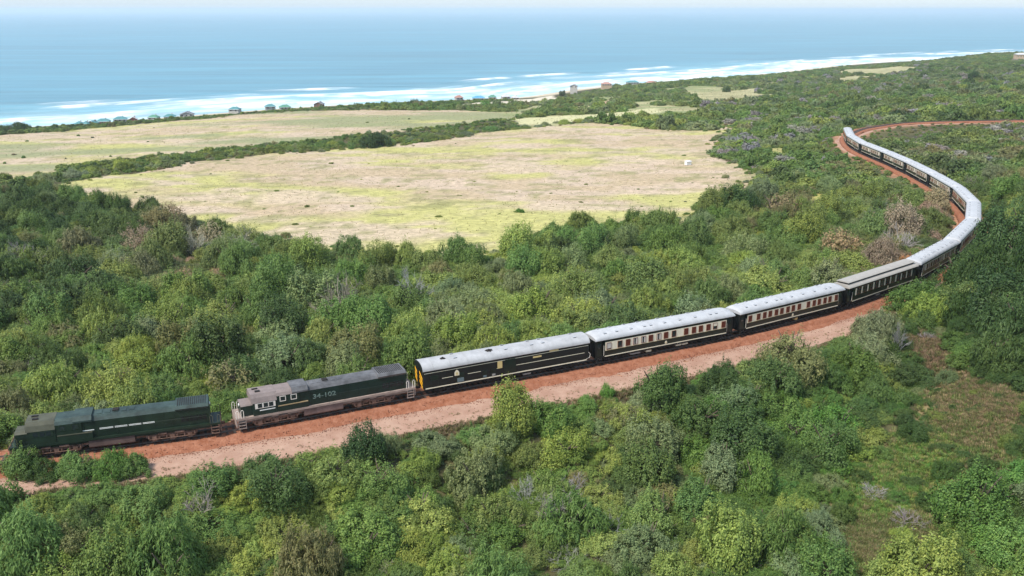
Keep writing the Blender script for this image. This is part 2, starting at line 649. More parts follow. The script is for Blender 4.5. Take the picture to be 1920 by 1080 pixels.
P_HEDGE = cast_poly([(30, 352), (60, 334), (200, 300), (430, 276), (690, 252), (880, 230), (960, 220), (1110, 224), (1100, 233), (900, 254), (760, 276), (670, 283), (430, 300), (230, 330), (100, 356)])
P_LOW = cast_poly([(1545, 1045), (1560, 860), (1690, 800), (1735, 700), (1690, 620), (1745, 610), (1830, 690), (1935, 740), (1935, 900), (1810, 940), (1780, 1065)])
P_STRIP = cast_poly([(1690, 615), (1725, 605), (1790, 665), (1850, 712), (1925, 755), (1930, 800), (1850, 775), (1770, 720), (1710, 660)])
CLEAR = [P_FIELD, P_UPPER, P_EAST, P_LANE, P_PATH, P_PATCH1, P_PATCH2, P_DUNE, P_BARE, P_GRASS, P_DRY, P_DRY2, P_STRIP]

# ------------------------------------------------------------------ ground sheet
na, nr = 430, 400
ang = np.linspace(R(-58), R(58), na)
rad = np.geomspace(52, 3800, nr)
AA, RR = np.meshgrid(ang, rad)
GX = RR * np.sin(AA)
GY = RR * np.cos(AA) - 60
GZ = terrain(GX, GY)
wx = GX + (fbm(GX * 0.06, GY * 0.06, 31) - 0.5) * 9
wy = GY + (fbm(GX * 0.06, GY * 0.06, 47) - 0.5) * 9
gx, gy = GX.ravel(), GY.ravel()
wxr, wyr = wx.ravel(), wy.ravel()


def lerp3(c, c2, k):
    return c * (1 - k[:, None]) + np.array(c2)[None] * k[:, None]


n1 = fbm(gx * 0.02, gy * 0.05, 3, 5)
n2 = fbm(gx * 0.05, gy * 0.11, 13, 4)
n3 = fbm(gx * 0.16, gy * 0.3, 23, 3)
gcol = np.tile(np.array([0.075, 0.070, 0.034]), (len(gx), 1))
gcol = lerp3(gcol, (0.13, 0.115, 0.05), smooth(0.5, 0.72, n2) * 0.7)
tan_f = np.tile(np.array([0.44, 0.335, 0.215]), (len(gx), 1))
tan_f = lerp3(tan_f, (0.43, 0.395, 0.15), smooth(0.47, 0.64, n1 + .22 * smooth(270, 185, gy) + .16 * smooth(70, 110, gx) - .03))
tan_f = lerp3(tan_f, (0.50, 0.385, 0.28), smooth(0.47, 0.64, n2) * 0.85)
tan_f = lerp3(tan_f, (0.25, 0.235, 0.10), smooth(0.56, 0.74, n3) * 0.75)
up_f = lerp3(tan_f, (0.25, 0.26, 0.13), smooth(0.40, 0.58, fbm(gx * 0.012, gy * 0.03, 77, 4)) * 0.9)
pale = np.tile(np.array([0.40, 0.36, 0.19]), (len(gx), 1))
pale = lerp3(pale, (0.30, 0.27, 0.14), smooth(0.45, 0.65, n2))


def paint(poly, col, warp=True, ragged=False):
    global gcol
    m = in_poly(wxr if warp else gx, wyr if warp else gy, poly)
    if ragged:
        m &= n3 + (n2 - .5) * .6 > .36
    col = np.asarray(col)
    gcol[m] = col[m] if col.ndim == 2 else col
    return m


paint(P_UPPER, up_f)
paint(P_FIELD, tan_f)
mixm = paint(P_MIX, lerp3(pale, (0.24, 0.26, 0.115), smooth(.4, .6, n1)))
paint(P_EAST, pale)
paint(P_LANE, (0.50, 0.46, 0.25))
paint(P_PATH, (0.50, 0.36, 0.24), False)
paint(P_PATCH1, (0.34, 0.31, 0.12))
paint(P_PATCH2, (0.42, 0.36, 0.12))
paint(P_DUNE, (0.60, 0.52, 0.40))
paint(P_BARE, (0.42, 0.28, 0.18))
paint(P_GRASS, lerp3(np.tile(np.array([0.12, 0.22, 0.05]), (len(gx), 1)), (0.24, 0.25, 0.08), smooth(0.4, 0.6, n3)))
paint(P_DRY, lerp3(np.tile(np.array([0.22, 0.165, 0.08]), (len(gx), 1)), (0.29, 0.19, 0.105), smooth(0.4, 0.6, n3)), True, True)
paint(P_DRY2, lerp3(np.tile(np.array([0.24, 0.19, 0.10]), (len(gx), 1)), (0.32, 0.23, 0.13), smooth(0.4, 0.6, n3)), True, True)
paint(P_STRIP, lerp3(np.tile(np.array([0.27, 0.18, 0.10]), (len(gx), 1)), (0.34, 0.22, 0.13), smooth(0.4, 0.6, n3)), True, True)
paint(P_BANK, lerp3(np.tile(np.array([0.22, 0.16, 0.09]), (len(gx), 1)), (0.30, 0.19, 0.11), smooth(0.4, 0.6, n3)), True, True)
sdv = shore_dist(gx, gy)
beach = smooth(46, 30, sdv)
gcol = lerp3(gcol, (0.55, 0.46, 0.33), beach)
tdv, tsv, tss, _ = near_track(gx, gy)
gcol = lerp3(gcol, (0.36, 0.19, 0.11), smooth(6.5, 4, tdv + (n3 - 0.5) * 3))
idx = np.arange(na * nr).reshape(nr, na)
faces = np.stack([idx[:-1, :-1].ravel(), idx[:-1, 1:].ravel(), idx[1:, 1:].ravel(), idx[1:, :-1].ravel()], 1)
g_mat = bpy.data.materials.new('ground_cover')
g_mat.use_nodes = True
nt = g_mat.node_tree
pb = nt.nodes['Principled BSDF']
pb.inputs['Roughness'].default_value = 0.95
pb.inputs['Specular IOR Level'].default_value = 0.1
ga = nt.nodes.new('ShaderNodeAttribute')
ga.attribute_name = 'cover'
gt = nt.nodes.new('ShaderNodeTexCoord')
gm = nt.nodes.new('ShaderNodeMapping')
gm.inputs['Scale'].default_value = (0.55, 0.9, 0.6)
gn = nt.nodes.new('ShaderNodeTexNoise')
gn.inputs['Scale'].default_value = 1.0
gn.inputs['Detail'].default_value = 8
gn.inputs['Roughness'].default_value = 0.7
nt.links.new(gt.outputs['Object'], gm.inputs[0])
nt.links.new(gm.outputs[0], gn.inputs['Vector'])
gr = nt.nodes.new('ShaderNodeMapRange')
gr.inputs['From Min'].default_value = 0.3
gr.inputs['From Max'].default_value = 0.7
gr.inputs['To Min'].default_value = 0.60
gr.inputs['To Max'].default_value = 1.42
nt.links.new(gn.outputs['Fac'], gr.inputs['Value'])
gs = nt.nodes.new('ShaderNodeVectorMath')
gs.operation = 'SCALE'
nt.links.new(ga.outputs['Color'], gs.inputs[0])
nt.links.new(gr.outputs[0], gs.inputs['Scale'])
nt.links.new(gs.outputs[0], pb.inputs['Base Color'])
gb = nt.nodes.new('ShaderNodeBump')
gb.inputs['Strength'].default_value = 0.6
gb.inputs['Distance'].default_value = 0.25
nt.links.new(gn.outputs['Fac'], gb.inputs['Height'])
nt.links.new(gb.outputs[0], pb.inputs['Normal'])
MATS['ground_cover'] = g_mat
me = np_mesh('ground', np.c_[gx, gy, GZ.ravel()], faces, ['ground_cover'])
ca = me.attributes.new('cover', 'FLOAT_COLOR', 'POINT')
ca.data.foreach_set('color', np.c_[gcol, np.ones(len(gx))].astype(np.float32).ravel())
me.polygons.foreach_set('use_smooth', np.ones(len(me.polygons), bool))
ground = bpy.data.objects.new('ground', me)
COL.objects.link(ground)
tag(ground, 'rolling coastal land with dry pasture and dark soil under the bush', 'ground', kind='structure')

# ------------------------------------------------------------------ sea
s_mat = bpy.data.materials.new('sea_water')
s_mat.use_nodes = True
nt = s_mat.node_tree
pb = nt.nodes['Principled BSDF']
pb.inputs['Roughness'].default_value = 0.34
pb.inputs['IOR'].default_value = 1.33
pb.inputs['Specular IOR Level'].default_value = 0.5
fa = nt.nodes.new('ShaderNodeAttribute')
fa.attribute_name = 'foam'
wa = nt.nodes.new('ShaderNodeAttribute')
wa.attribute_name = 'water'
mixc = nt.nodes.new('ShaderNodeMix')
mixc.data_type = 'RGBA'
nt.links.new(fa.outputs['Fac'], mixc.inputs[0])
swm = nt.nodes.new('ShaderNodeMapping')
swm.inputs['Rotation'].default_value = (0, 0, R(-41))
swm.inputs['Scale'].default_value = (0.0022, 0.020, 1)
swt = nt.nodes.new('ShaderNodeTexCoord')
swn = nt.nodes.new('ShaderNodeTexNoise')
swn.inputs['Scale'].default_value = 1.0
swn.inputs['Detail'].default_value = 6
swn.inputs['Roughness'].default_value = 0.6
swr = nt.nodes.new('ShaderNodeMapRange')
swr.inputs['From Min'].default_value = 0.32
swr.inputs['From Max'].default_value = 0.68
swr.inputs['To Min'].default_value = 0.72
swr.inputs['To Max'].default_value = 1.22
sws = nt.nodes.new('ShaderNodeVectorMath')
sws.operation = 'SCALE'
nt.links.new(swt.outputs['Object'], swm.inputs[0])
nt.links.new(swm.outputs[0], swn.inputs['Vector'])
nt.links.new(swn.outputs['Fac'], swr.inputs['Value'])
nt.links.new(wa.outputs['Color'], sws.inputs[0])
nt.links.new(swr.outputs[0], sws.inputs['Scale'])
nt.links.new(sws.outputs[0], mixc.inputs[6])
mixc.inputs[7].default_value = (0.80, 0.80, 0.80, 1)
nt.links.new(mixc.outputs[2], pb.inputs['Base Color'])
rr = nt.nodes.new('ShaderNodeMapRange')
rr.inputs['To Min'].default_value = 0.30
rr.inputs['To Max'].default_value = 0.9
nt.links.new(fa.outputs['Fac'], rr.inputs['Value'])
nt.links.new(rr.outputs[0], pb.inputs['Roughness'])
tc = nt.nodes.new('ShaderNodeTexCoord')
mp = nt.nodes.new('ShaderNodeMapping')
mp.inputs['Rotation'].default_value = (0, 0, R(-38))
mp.inputs['Scale'].default_value = (0.010, 0.045, 1)
nz = nt.nodes.new('ShaderNodeTexNoise')
nz.inputs['Scale'].default_value = 1.0
nz.inputs['Detail'].default_value = 5
nt.links.new(tc.outputs['Object'], mp.inputs[0])
nt.links.new(mp.outputs[0], nz.inputs['Vector'])
bp = nt.nodes.new('ShaderNodeBump')
bp.inputs['Strength'].default_value = 0.35
bp.inputs['Distance'].default_value = 4.0
nt.links.new(nz.outputs['Fac'], bp.inputs['Height'])
nt.links.new(bp.outputs[0], pb.inputs['Normal'])
MATS['sea_water'] = s_mat

# near the shore the sheet follows the coast; s runs along it, d goes out to sea
sh_s = np.arange(0, SHS[-1], 4.0)
d_out = np.arange(-30, 360, 3.0)
SS, DD = np.meshgrid(sh_s, d_out)
bx = np.interp(SS, SHS, SHORE[:, 0])
by = np.interp(SS, SHS, SHORE[:, 1])
sdx = np.interp(SS, SHS, SHD[:, 0])
sdy = np.interp(SS, SHS, SHD[:, 1])
# smooth the seaward normal along the shore and settle on one bearing far out
mean_n = np.array([-SHD[:, 1].mean(), SHD[:, 0].mean()])
mean_n /= np.linalg.norm(mean_n)
nxs = -np.interp(sh_s, SHS, SHD[:, 1])
nys = np.interp(sh_s, SHS, SHD[:, 0])
ker = np.ones(181) / 181
nxs = np.convolve(np.pad(nxs, 90, 'edge'), ker, 'valid')
nys = np.convolve(np.pad(nys, 90, 'edge'), ker, 'valid')
XX = bx + nxs[None] * DD
YY = by + nys[None] * DD
# swell lines: crest distance meanders along the shore
mean_off = (fbm(SS * 0.004, np.zeros_like(SS), 3, 3) - 0.5) * 60
dw = DD + mean_off
foam = np.zeros_like(DD)
height = np.zeros_like(DD)
water = np.zeros(DD.shape + (3,))
rng = np.random.default_rng(5)
for c0 in (22, 48, 78, 110, 145, 185):
    crest = c0 + (fbm(SS * 0.006 + c0, np.zeros_like(SS) + c0, c0, 3) - 0.5) * 26
    on = smooth(0.36, 0.62, fbm(SS * 0.0075 + c0 * 3.1, np.zeros_like(SS), 40 + c0, 3) + (0.16 - c0 * 0.0014))
    prof = np.exp(-((DD - crest) / 5.0) ** 2)
    height += prof * (0.5 + 1.1 * on)
    behind = smooth(crest - (34 - c0 * 0.05), crest - 3, DD) * (1 - smooth(crest - 2, crest + 3, DD))
    lace = smooth(.34, .62, fbm(SS * 0.045, DD * 0.10, c0, 4))
    foam = np.maximum(foam, on * behind * (.25 + .75 * lace))
    foam = np.maximum(foam, on * np.exp(-((DD - crest + 1) / 3.0) ** 2) * (.6 + .4 * lace))
wash = (.55 + .45 * smooth(500, 1500, SS)) * (1 - smooth(20, 125, DD + (fbm(SS * 0.006, DD * 0.015, 61, 4) - 0.5) * 170)) * (.25 + .9 * smooth(.3, .7, fbm(SS * 0.03, DD * 0.09, 71, 4)))
foam = np.clip(np.maximum(foam, wash), 0, 1) * .92


def sea_colour(x, y, sd):
    deep = smooth(-10, 240, sd + (fbm(x * 0.004, y * 0.012, 81, 3) - 0.5) * 120)[..., None]
    band = fbm((x * 0.8 + y * 0.6) * 0.0012, (y * 0.8 - x * 0.6) * 0.006, 91, 5)[..., None]
    w1 = np.array([0.22, 0.46, 0.52])
    w2 = np.array([0.046, 0.200, 0.272])
    w3 = np.array([0.075, 0.262, 0.335])
    return w1 * (1 - deep) + (w2 * (1 - band) + w3 * band) * deep


water = sea_colour(XX, YY, DD)
ns, nd = len(sh_s), len(d_out)
idx = np.arange(ns * nd).reshape(nd, ns)
faces = np.stack([idx[:-1, :-1].ravel(), idx[:-1, 1:].ravel(), idx[1:, 1:].ravel(), idx[1:, :-1].ravel()], 1)
edge = smooth(300, 357, DD)
verts = np.c_[XX.ravel(), YY.ravel(), (SEA + height - 0.3 * edge).ravel()]
fa_, fr_ = np.meshgrid(np.linspace(R(-66), R(66), 160), np.geomspace(500, 60000, 160))
fx_, fy_ = fr_ * np.sin(fa_), fr_ * np.cos(fa_)
fidx = np.arange(fx_.size).reshape(fx_.shape) + len(verts)
faces = np.vstack([faces, np.stack([fidx[:-1, :-1].ravel(), fidx[:-1, 1:].ravel(), fidx[1:, 1:].ravel(), fidx[1:, :-1].ravel()], 1)])
verts = np.vstack([verts, np.c_[fx_.ravel(), fy_.ravel(), np.full(fx_.size, SEA - 0.45)]])
foam = np.r_[foam.ravel(), np.zeros(fx_.size)]
water = np.vstack([water.reshape(-1, 3), sea_colour(fx_.ravel(), fy_.ravel(), -shore_dist(fx_, fy_))])
me = np_mesh('sea', verts, faces, ['sea_water'])
a1 = me.attributes.new('foam', 'FLOAT', 'POINT')
a1.data.foreach_set('value', foam.astype(np.float32).ravel())
a2 = me.attributes.new('water', 'FLOAT_COLOR', 'POINT')
a2.data.foreach_set('color', np.c_[water, np.ones(len(water))].astype(np.float32).ravel())
me.polygons.foreach_set('use_smooth', np.ones(len(me.polygons), bool))
sea = bpy.data.objects.new('sea', me)
COL.objects.link(sea)
tag(sea, 'pale blue sea with white surf rolling onto the shore', 'sea', kind='structure')

# ------------------------------------------------------------------ ballast, dirt road, rails, sleepers


def ribbon(name, s0, s1, step, profile, mat, jitter=0.0, seed=1, wob=0.0):
    """profile(s) -> list of (offset to the right, z over the rail); swept along the line"""
    ss = np.arange(s0, s1, step)
    rows = []
    for s in ss:
        p = track(s)
        i = min(np.searchsorted(TS, s), len(TDIR) - 1)
        d = TDIR[i]
        rows.append([(p[0] + d[1] * o, p[1] - d[0] * o, p[2] + z) for o, z in profile(s)])
    V = np.array(rows)
    rg = np.random.default_rng(seed)
    V[..., 2] += rg.normal(0, jitter, V.shape[:2])
    n, m = V.shape[:2]
    ix = np.arange(n * m).reshape(n, m)
    f = np.stack([ix[:-1, :-1].ravel(), ix[1:, :-1].ravel(), ix[1:, 1:].ravel(), ix[:-1, 1:].ravel()], 1)
    me = np_mesh(name, V.reshape(-1, 3), f, [mat])
    me.polygons.foreach_set('use_smooth', np.ones(len(me.polygons), bool))
    o = bpy.data.objects.new(name, me)
    COL.objects.link(o)
    return o


def w1d(s, seed, sc):
    return float(fbm(np.array([s * sc]), np.array([seed * 1.7]), seed, 3)[0] - 0.5)


def ballast_profile(s):
    wr = 2.75 - .5 * float(smooth(S0 + 120, S0 + 160, s)) + w1d(s, 4, 0.25) * 1.5
    wl_ = 3.4 - 1.0 * float(smooth(S0 + 120, S0 + 160, s)) + w1d(s, 8, 0.25) * 1.4
    return [(-wl_ - .5, -1.05), (-wl_, -0.78), (-2.6, -0.52), (-1.9, -0.24), (-1.5, -0.20), (-1.0, -0.23), (-0.5, -0.23), (0, -0.24), (0.5, -0.23), (1.0, -0.23),
            (1.4, -0.20), (1.7, -0.26), (1.95, -0.42), (2.2, -0.60), (wr, -0.78), (wr + .4, -1.05)]


ballast = ribbon('ballast', 40, TS[-1] - 2, 0.7, ballast_profile, 'ballast', 0.035, 2)
tag(ballast, 'rust red stone ballast bed under the railway line', 'ballast', kind='structure')


def road_profile(s):
    w = 8.0 - 4.4 * float(smooth(S0 + 52, S0 + 88, s)) - 3.4 * (1 - float(smooth(S0 - 62, S0 - 22, s))) + w1d(s, 14, 0.12) * 1.8
    a = 2.2
    return [(a + (w - a) * t, -0.80 - 0.02 * math.sin(t * 9) - (0.35 if t in (0, 1) else 0)) for t in (0, .06, .2, .35, .5, .65, .8, .94, 1)]


road = ribbon('dirt_road', 40, S0 + 96, 0.9, road_profile, 'dirt_road', 0.02, 6)
tag(road, 'pinkish sandy service road running beside the railway', 'road', kind='structure')


def far_sand(side):
    def f(s):
        w = 4.2 + w1d(s, 24, 0.2) * 2.4
        return [(side * (2.6 + (w - 2.6) * t), -0.82 - (0.3 if t == 1 else 0)) for t in (0, .25, .5, .75, 1)]
    return f


apron = ribbon('sandy_verge', S0 + 262, S0 + 318, 1.0, far_sand(-1), 'dirt_road', 0.02, 9)
tag(apron, 'pale sandy verge on the outside of the far bend', 'verge', kind='structure')
apron2 = ribbon('sandy_verge', S0 + 318, TS[-1] - 4, 1.0, far_sand(1), 'dirt_road', 0.02, 11)
tag(apron2, 'pale sandy verge beside the empty track beyond the train', 'verge', kind='structure')

line = tag(empty('railway_track', tuple(track(S0))), 'single narrow gauge railway track on red ballast', 'track', kind='structure')
line.location = (0, 0, 0)
for o_ in (-0.5335, 0.5335):
    rail = ribbon('rail', 40, TS[-1] - 2, 1.5, lambda s, o_=o_: [(o_ - .07, -0.15), (o_ - .02, -0.13), (o_ - .034, -0.03), (o_ - .034, 0), (o_ + .034, 0), (o_ + .034, -.03), (o_ + .02, -0.13), (o_ + .07, -0.15)], 'steel')
    rail.parent = line
mb = MB()
mb.box(-0.12, 0.12, -1.08, 1.08, -0.08, 0.06)
sl_me = mb.data('sleeper', 'sleeper')


def place_on_track(o, s, z=0.0):
    p = track(s)
    d = TDIR[min(np.searchsorted(TS, s), len(TDIR) - 1)]
    o.location = (p[0], p[1], p[2] + z)
    o.rotation_euler = (0, 0, math.atan2(d[1], d[0]))


all_s = np.arange(46, TS[-1] - 4, 0.7)
near_s = [s for s in all_s if S0 - 62 < s < S0 + 144][:300]
for s in near_s:
    o = inst('sleeper', sl_me, line)
    place_on_track(o, s, -0.205 + random.uniform(-.01, .01))
mb = MB()
for s in all_s:
    if s in near_s:
        continue
    p = track(s)
    d = TDIR[min(np.searchsorted(TS, s), len(TDIR) - 1)]
    nrm = np.array([-d[1], d[0]])
    c = [p[:2] + d * a + nrm * b for a, b in ((-.12, -1.08), (.12, -1.08), (.12, 1.08), (-.12, 1.08))]
    mb.add([(*q, p[2] - 0.145) for q in c] + [(*q, p[2] - 0.28) for q in c], [(0, 1, 2, 3), (4, 5, 1, 0), (5, 6, 2, 1), (6, 7, 3, 2), (7, 4, 0, 3)])
tag(mb.build('far_sleepers', 'sleeper', line), kind='stuff')

# ------------------------------------------------------------------ rolling stock (x forwards, y to the left, z over the rail)
L_BODY = PITCH_COACH - 0.95
HL = L_BODY / 2


def arc_profile(hw, z0, z1, n=17, p=2.3, base=True):
    pr = []
    for i in range(n):
        t = -1 + 2 * i / (n - 1)
        y = hw * math.sin(t * math.pi / 2)
        z = z0 + (z1 - z0) * (1 - abs(y / hw) ** p) ** (1 / p)
        pr.append((y, z))
    return pr + [(hw - 0.06, z0 - 0.06), (-hw + 0.06, z0 - 0.06)] if base else pr


def coach_roof(parent, mat, zt=3.92, hw=1.47, droop=True):
    secs = []
    for x, k in ((-HL - 0.12, .50), (-HL + .15, .78), (-HL + .55, .93), (-HL + 1.1, 1), (0, 1), (HL - 1.1, 1), (HL - .55, .93), (HL - .15, .78), (HL + .12, .50)):
        if not droop:
            k = 1
        secs.append((x, arc_profile(hw, EAVE, EAVE + (zt - EAVE) * k)))
    mb = MB()
    mb.loft(secs)
    r = mb.build('roof', mat, parent, 35)
    m2 = MB()                                            # sheet seams across the roof
    for x in np.linspace(-HL + 1.6, HL - 1.6, 9):
        pr = arc_profile(hw + .012, EAVE, zt + .018, 13, base=False)
        m2.tube([(x, y, z) for y, z in pr], .018, 4)
    m2.build('roof_seams', mat, r)
    return r


def bogie_mesh():
    m = MB()
    for s in (-1, 1):
        m.box(-1.75, 1.75, s * .98 - .07, s * .98 + .07, .42, .66)
        for ax in (-1.05, 1.05):
            m.box(ax - .17, ax + .17, s * 1.0 - .1, s * 1.0 + .12, .24, .70)
        m.box(-.32, .32, s * 1.02 - .1, s * 1.02 + .1, .30, .62)
    m.box(-.28, .28, -.95, .95, .40, .72)
    m.box(-1.78, -1.66, -.98, .98, .45, .62)
    m.box(1.66, 1.78, -.98, .98, .45, .62)
    return m.data('bogie', 'undergear')


def wheel_mesh(r, mat):
    m = MB()
    m.cyl_y(0, 0, 0, r, .12, 18)
    m.cyl_y(0, .02, 0, r * .35, .2, 10)
    return m.data('wheel', mat, 40)


BOGIE = bogie_mesh()
WHEEL = wheel_mesh(.43, 'undergear')
mb = MB()
mb.mi = 0
mb.loft([(-.22, [(-.13, 0), (.13, 0), (.10, .10), (-.10, .10)]), (.22, [(-.13, 0), (.13, 0), (.10, .10), (-.10, .10)])])
mb.mi = 1
mb.box(-.17, .17, .10, .15, .01, .075)
mb.box(-.17, .17, -.15, -.10, .01, .075)
VENT = mb.data('ventilator', ['vent_grey', 'vent_dark'])


def add_bogies(root):
    for bx_ in (HL - 3.1, -HL + 3.1):
        b = inst('bogie', BOGIE, root, (bx_, 0, 0))
        for ax in (-1.05, 1.05):
            for sy in (-.62, .62):
                inst('wheel', WHEEL, b, (ax, sy, .43))


def crest(parent, x, z, s=1.0):
    for sy in (1, -1):
        m = MB()
        pts = [(-.30, 0), (.30, 0), (.30, .42), (.18, .62), (0, .76), (-.18, .62), (-.30, .42)]
        y0, y1 = sy * 1.408, sy * 1.425
        n = len(pts)
        m.add([(x + a * s, y0, z + b * s) for a, b in pts] + [(x + a * s, y1, z + b * s) for a, b in pts],
              [tuple(range(n)), tuple(range(n, 2 * n))] + [(i, (i + 1) % n, n + (i + 1) % n, n + i) for i in range(n)])
        c = m.build('crest', 'cream', parent)
        m = MB()
        m.box(x - .13 * s, x + .13 * s, min(y1, y1 + sy * .006), max(y1, y1 + sy * .006), z + .14 * s, z + .42 * s)
        m.box(x - .2 * s, x + .2 * s, min(y1, y1 + sy * .006), max(y1, y1 + sy * .006), z + .05 * s, z + .09 * s)
        m.build('crest_emblem', 'gold', c)


def window_mesh(w, h, kind):
    """window unit in the plane y = 0 looking towards +y"""
    m = MB()
    t = .03
    m.mi = 0
    m.box(-w / 2 - t, w / 2 + t, -.03, .028, -h / 2 - t, -h / 2)
    m.box(-w / 2 - t, w / 2 + t, -.03, .028, h / 2, h / 2 + t)
    m.box(-w / 2 - t, -w / 2, -.03, .028, -h / 2, h / 2)
    m.box(w / 2, w / 2 + t, -.03, .028, -h / 2, h / 2)
    fr = m.data('window', 'window_wood')
    m = MB()
    m.mi = 0
    if kind == 'shutter':
        n = 9
        for k in range(n):
            z0 = -h / 2 + h * k / n
            m.add([(-w / 2, -.025, z0), (w / 2, -.025, z0), (w / 2, .008, z0 + h / n * .95), (-w / 2, .008, z0 + h / n * .95)], [(0, 1, 2, 3)])
            m.add([(-w / 2, .008, z0 + h / n * .95), (w / 2, .008, z0 + h / n * .95), (w / 2, -.025, z0 + h / n), (-w / 2, -.025, z0 + h / n)], [(0, 1, 2, 3)])
        return fr, m.data('shutter', 'shutter'), 'shutter'
    m.box(-w / 2, w / 2, -.03, -.012, -h / 2, h / 2)
    if kind == 'glass':
        return fr, m.data('pane', 'glass'), 'pane'
    if kind == 'half':
        m.mi = 1
        m.box(-w / 2, w / 2, -.012, .004, 0, h / 2)
        return fr, m.data('pane', ['glass', 'cream']), 'pane'
    if kind == 'curtain':
        m.mi = 1
        m.box(-w / 2, -w * .12, -.012, .0, -h / 2, h / 2)
        m.box(w * .25, w / 2, -.012, .0, -h / 2, h / 2)
        return fr, m.data('pane', ['glass', 'blind']), 'pane'
    m.mi = 1
    m.box(-w / 2, w / 2, -.012, .002, -h / 2 + .1, h / 2)
    return fr, m.data('blind', ['glass', 'blind']), 'blind'


WIN = {k: window_mesh(.60, .80, k) for k in ('shutter', 'glass', 'half', 'curtain', 'blind')}


def add_windows(root, xs, kinds, z=2.33, y=1.452):
    for sy in (1, -1):
        for x, k in zip(xs, kinds):
            fr, pn, nm = WIN[k]
            w = inst('window', fr, root, (x, sy * y, z), 0 if sy > 0 else math.pi)
            inst(nm, pn, w)


def coach_common(root, band=True):
    m = MB()
    m.box(-HL + 1.15, HL - 1.15, -1.40, 1.40, 1.02, 3.17)
    m.build('body', 'coach_green', root)
    m = MB()
    m.box(-HL, -HL + 1.17, -1.12, 1.12, 1.0, 3.17)
    m.box(HL - 1.17, HL, -1.12, 1.12, 1.0, 3.17)
    m.box(-HL - .02, HL + .02, -1.2, 1.2, .86, 1.02)
    m.build('vestibule', 'coach_black', root)
    for e in (-1, 1):
        g = MB()
        g.box(e * HL if e > 0 else -HL - .46, HL + .46 if e > 0 else -HL, -.62, .62, 1.05, 2.95)
        g.build('gangway', 'coach_black', root)
        c = MB()
        c.box(e * HL if e > 0 else -HL - .5, HL + .5 if e > 0 else -HL, -.14, .14, .7, .95)
        c.build('coupler', 'undergear', root)
        for sy in (-1, 1):
            d = MB()
            xc = e * (HL - .58)
            d.mi = 0
            d.box(xc - .36, xc + .36, sy * 1.13 - .02, sy * 1.13 + .02, 1.05, 2.95)
            d.mi = 1
            d.box(xc - .22, xc + .22, sy * 1.155 - .01, sy * 1.155 + .01, 2.1, 2.8)
            d.build('door', ['coach_green', 'glass'], root)
            st = MB()
            for zz in (.36, .66):
                st.box(xc - .34, xc + .34, sy * 1.14 - .16, sy * 1.14 + .16, zz, zz + .05)
            for q in (-.34, .31):
                st.box(xc + q, xc + q + .03, sy * 1.14 - .16, sy * 1.14 + .16, .41, .92)
            st.build('steps', 'undergear', root)
            h = MB()
            xr = e * (HL - 1.10)
            h.tube([(xr, sy * 1.3, 1.1), (xr, sy * 1.36, 1.25), (xr, sy * 1.36, 2.3), (xr, sy * 1.3, 2.45)], .025, 5)
            h.build('handrail', 'handrail', root)
    for sy in (-1, 1):
        m = MB()
        m.box(-HL + 1.2, HL - 1.2, sy * 1.415 - .02, sy * 1.415 + .02, 1.0, 1.10)
        m.build('sole_stripe', 'cream', root)
    m = MB()
    m.box(-HL + 5.2, HL - 5.2, -1.1, -1.0, .62, .86)
    m.box(-HL + 5.2, HL - 5.2, 1.0, 1.1, .62, .86)
    m.build('truss', 'undergear', root)
    add_bogies(root)


def under_boxes(root, specs):
    for x, w, sy, z0, mat in specs:
        m = MB()
        m.box(x - w / 2, x + w / 2, sy * .72 - .36, sy * .72 + .36, z0, .85)
        for k in (-.25, .25):
            m.box(x + k * w - .03, x + k * w + .03, sy * .72 - .38, sy * .72 + .38, z0 - .02, .86)
        m.build('equipment_box', mat, root)


def add_vents(root, xs, y=.82):
    for sy in (1, -1):
        zz = EAVE + (3.92 - EAVE) * (1 - (y / 1.47) ** 2.3) ** (1 / 2.3)
        for x in xs:
            v = inst('ventilator', VENT, root, (x, sy * y, zz - .03))
            v.rotation_euler = (-sy * .32, 0, 0)


def cream_band(root, x0, x1):
    for sy in (-1, 1):
        m = MB()
        m.box(x0, x1, sy * 1.405 - .012, sy * 1.405 + .012, 1.80, 2.86)
        b = m.build('window_band', 'cream', root)
        m = MB()
        m.box(x0, x1, sy * 1.42 - .01, sy * 1.42 + .01, 1.765, 1.795)
        m.build('band_lining', 'gold', b)


_sp = [1.58, 1.17, 1.07, 1.21, 1.07, 1.21, 1.07, 1.21, 1.88, 1.21, 1.07, 1.21, 1.07, 1.36]
XS15 = np.cumsum([0] + _sp)
XS15 = (XS15[-1] / 2 - XS15) * (L_BODY - 3.5) / XS15[-1]
VX = np.array([.07, .15, .25, .345, .39, .49, .60, .715, .83, .875])
VX = HL - VX * L_BODY


def make_sleeper(kinds, boxes, roof='roof_grey'):
    root = empty('passenger_coach')
    coach_common(root)
    coach_roof(root, roof)
    cream_band(root, -HL + 1.25, HL - 1.25)
    add_windows(root, XS15, kinds)
    add_vents(root, VX)
    crest(root, .25, 1.18, .55)
    under_boxes(root, boxes)
    return root


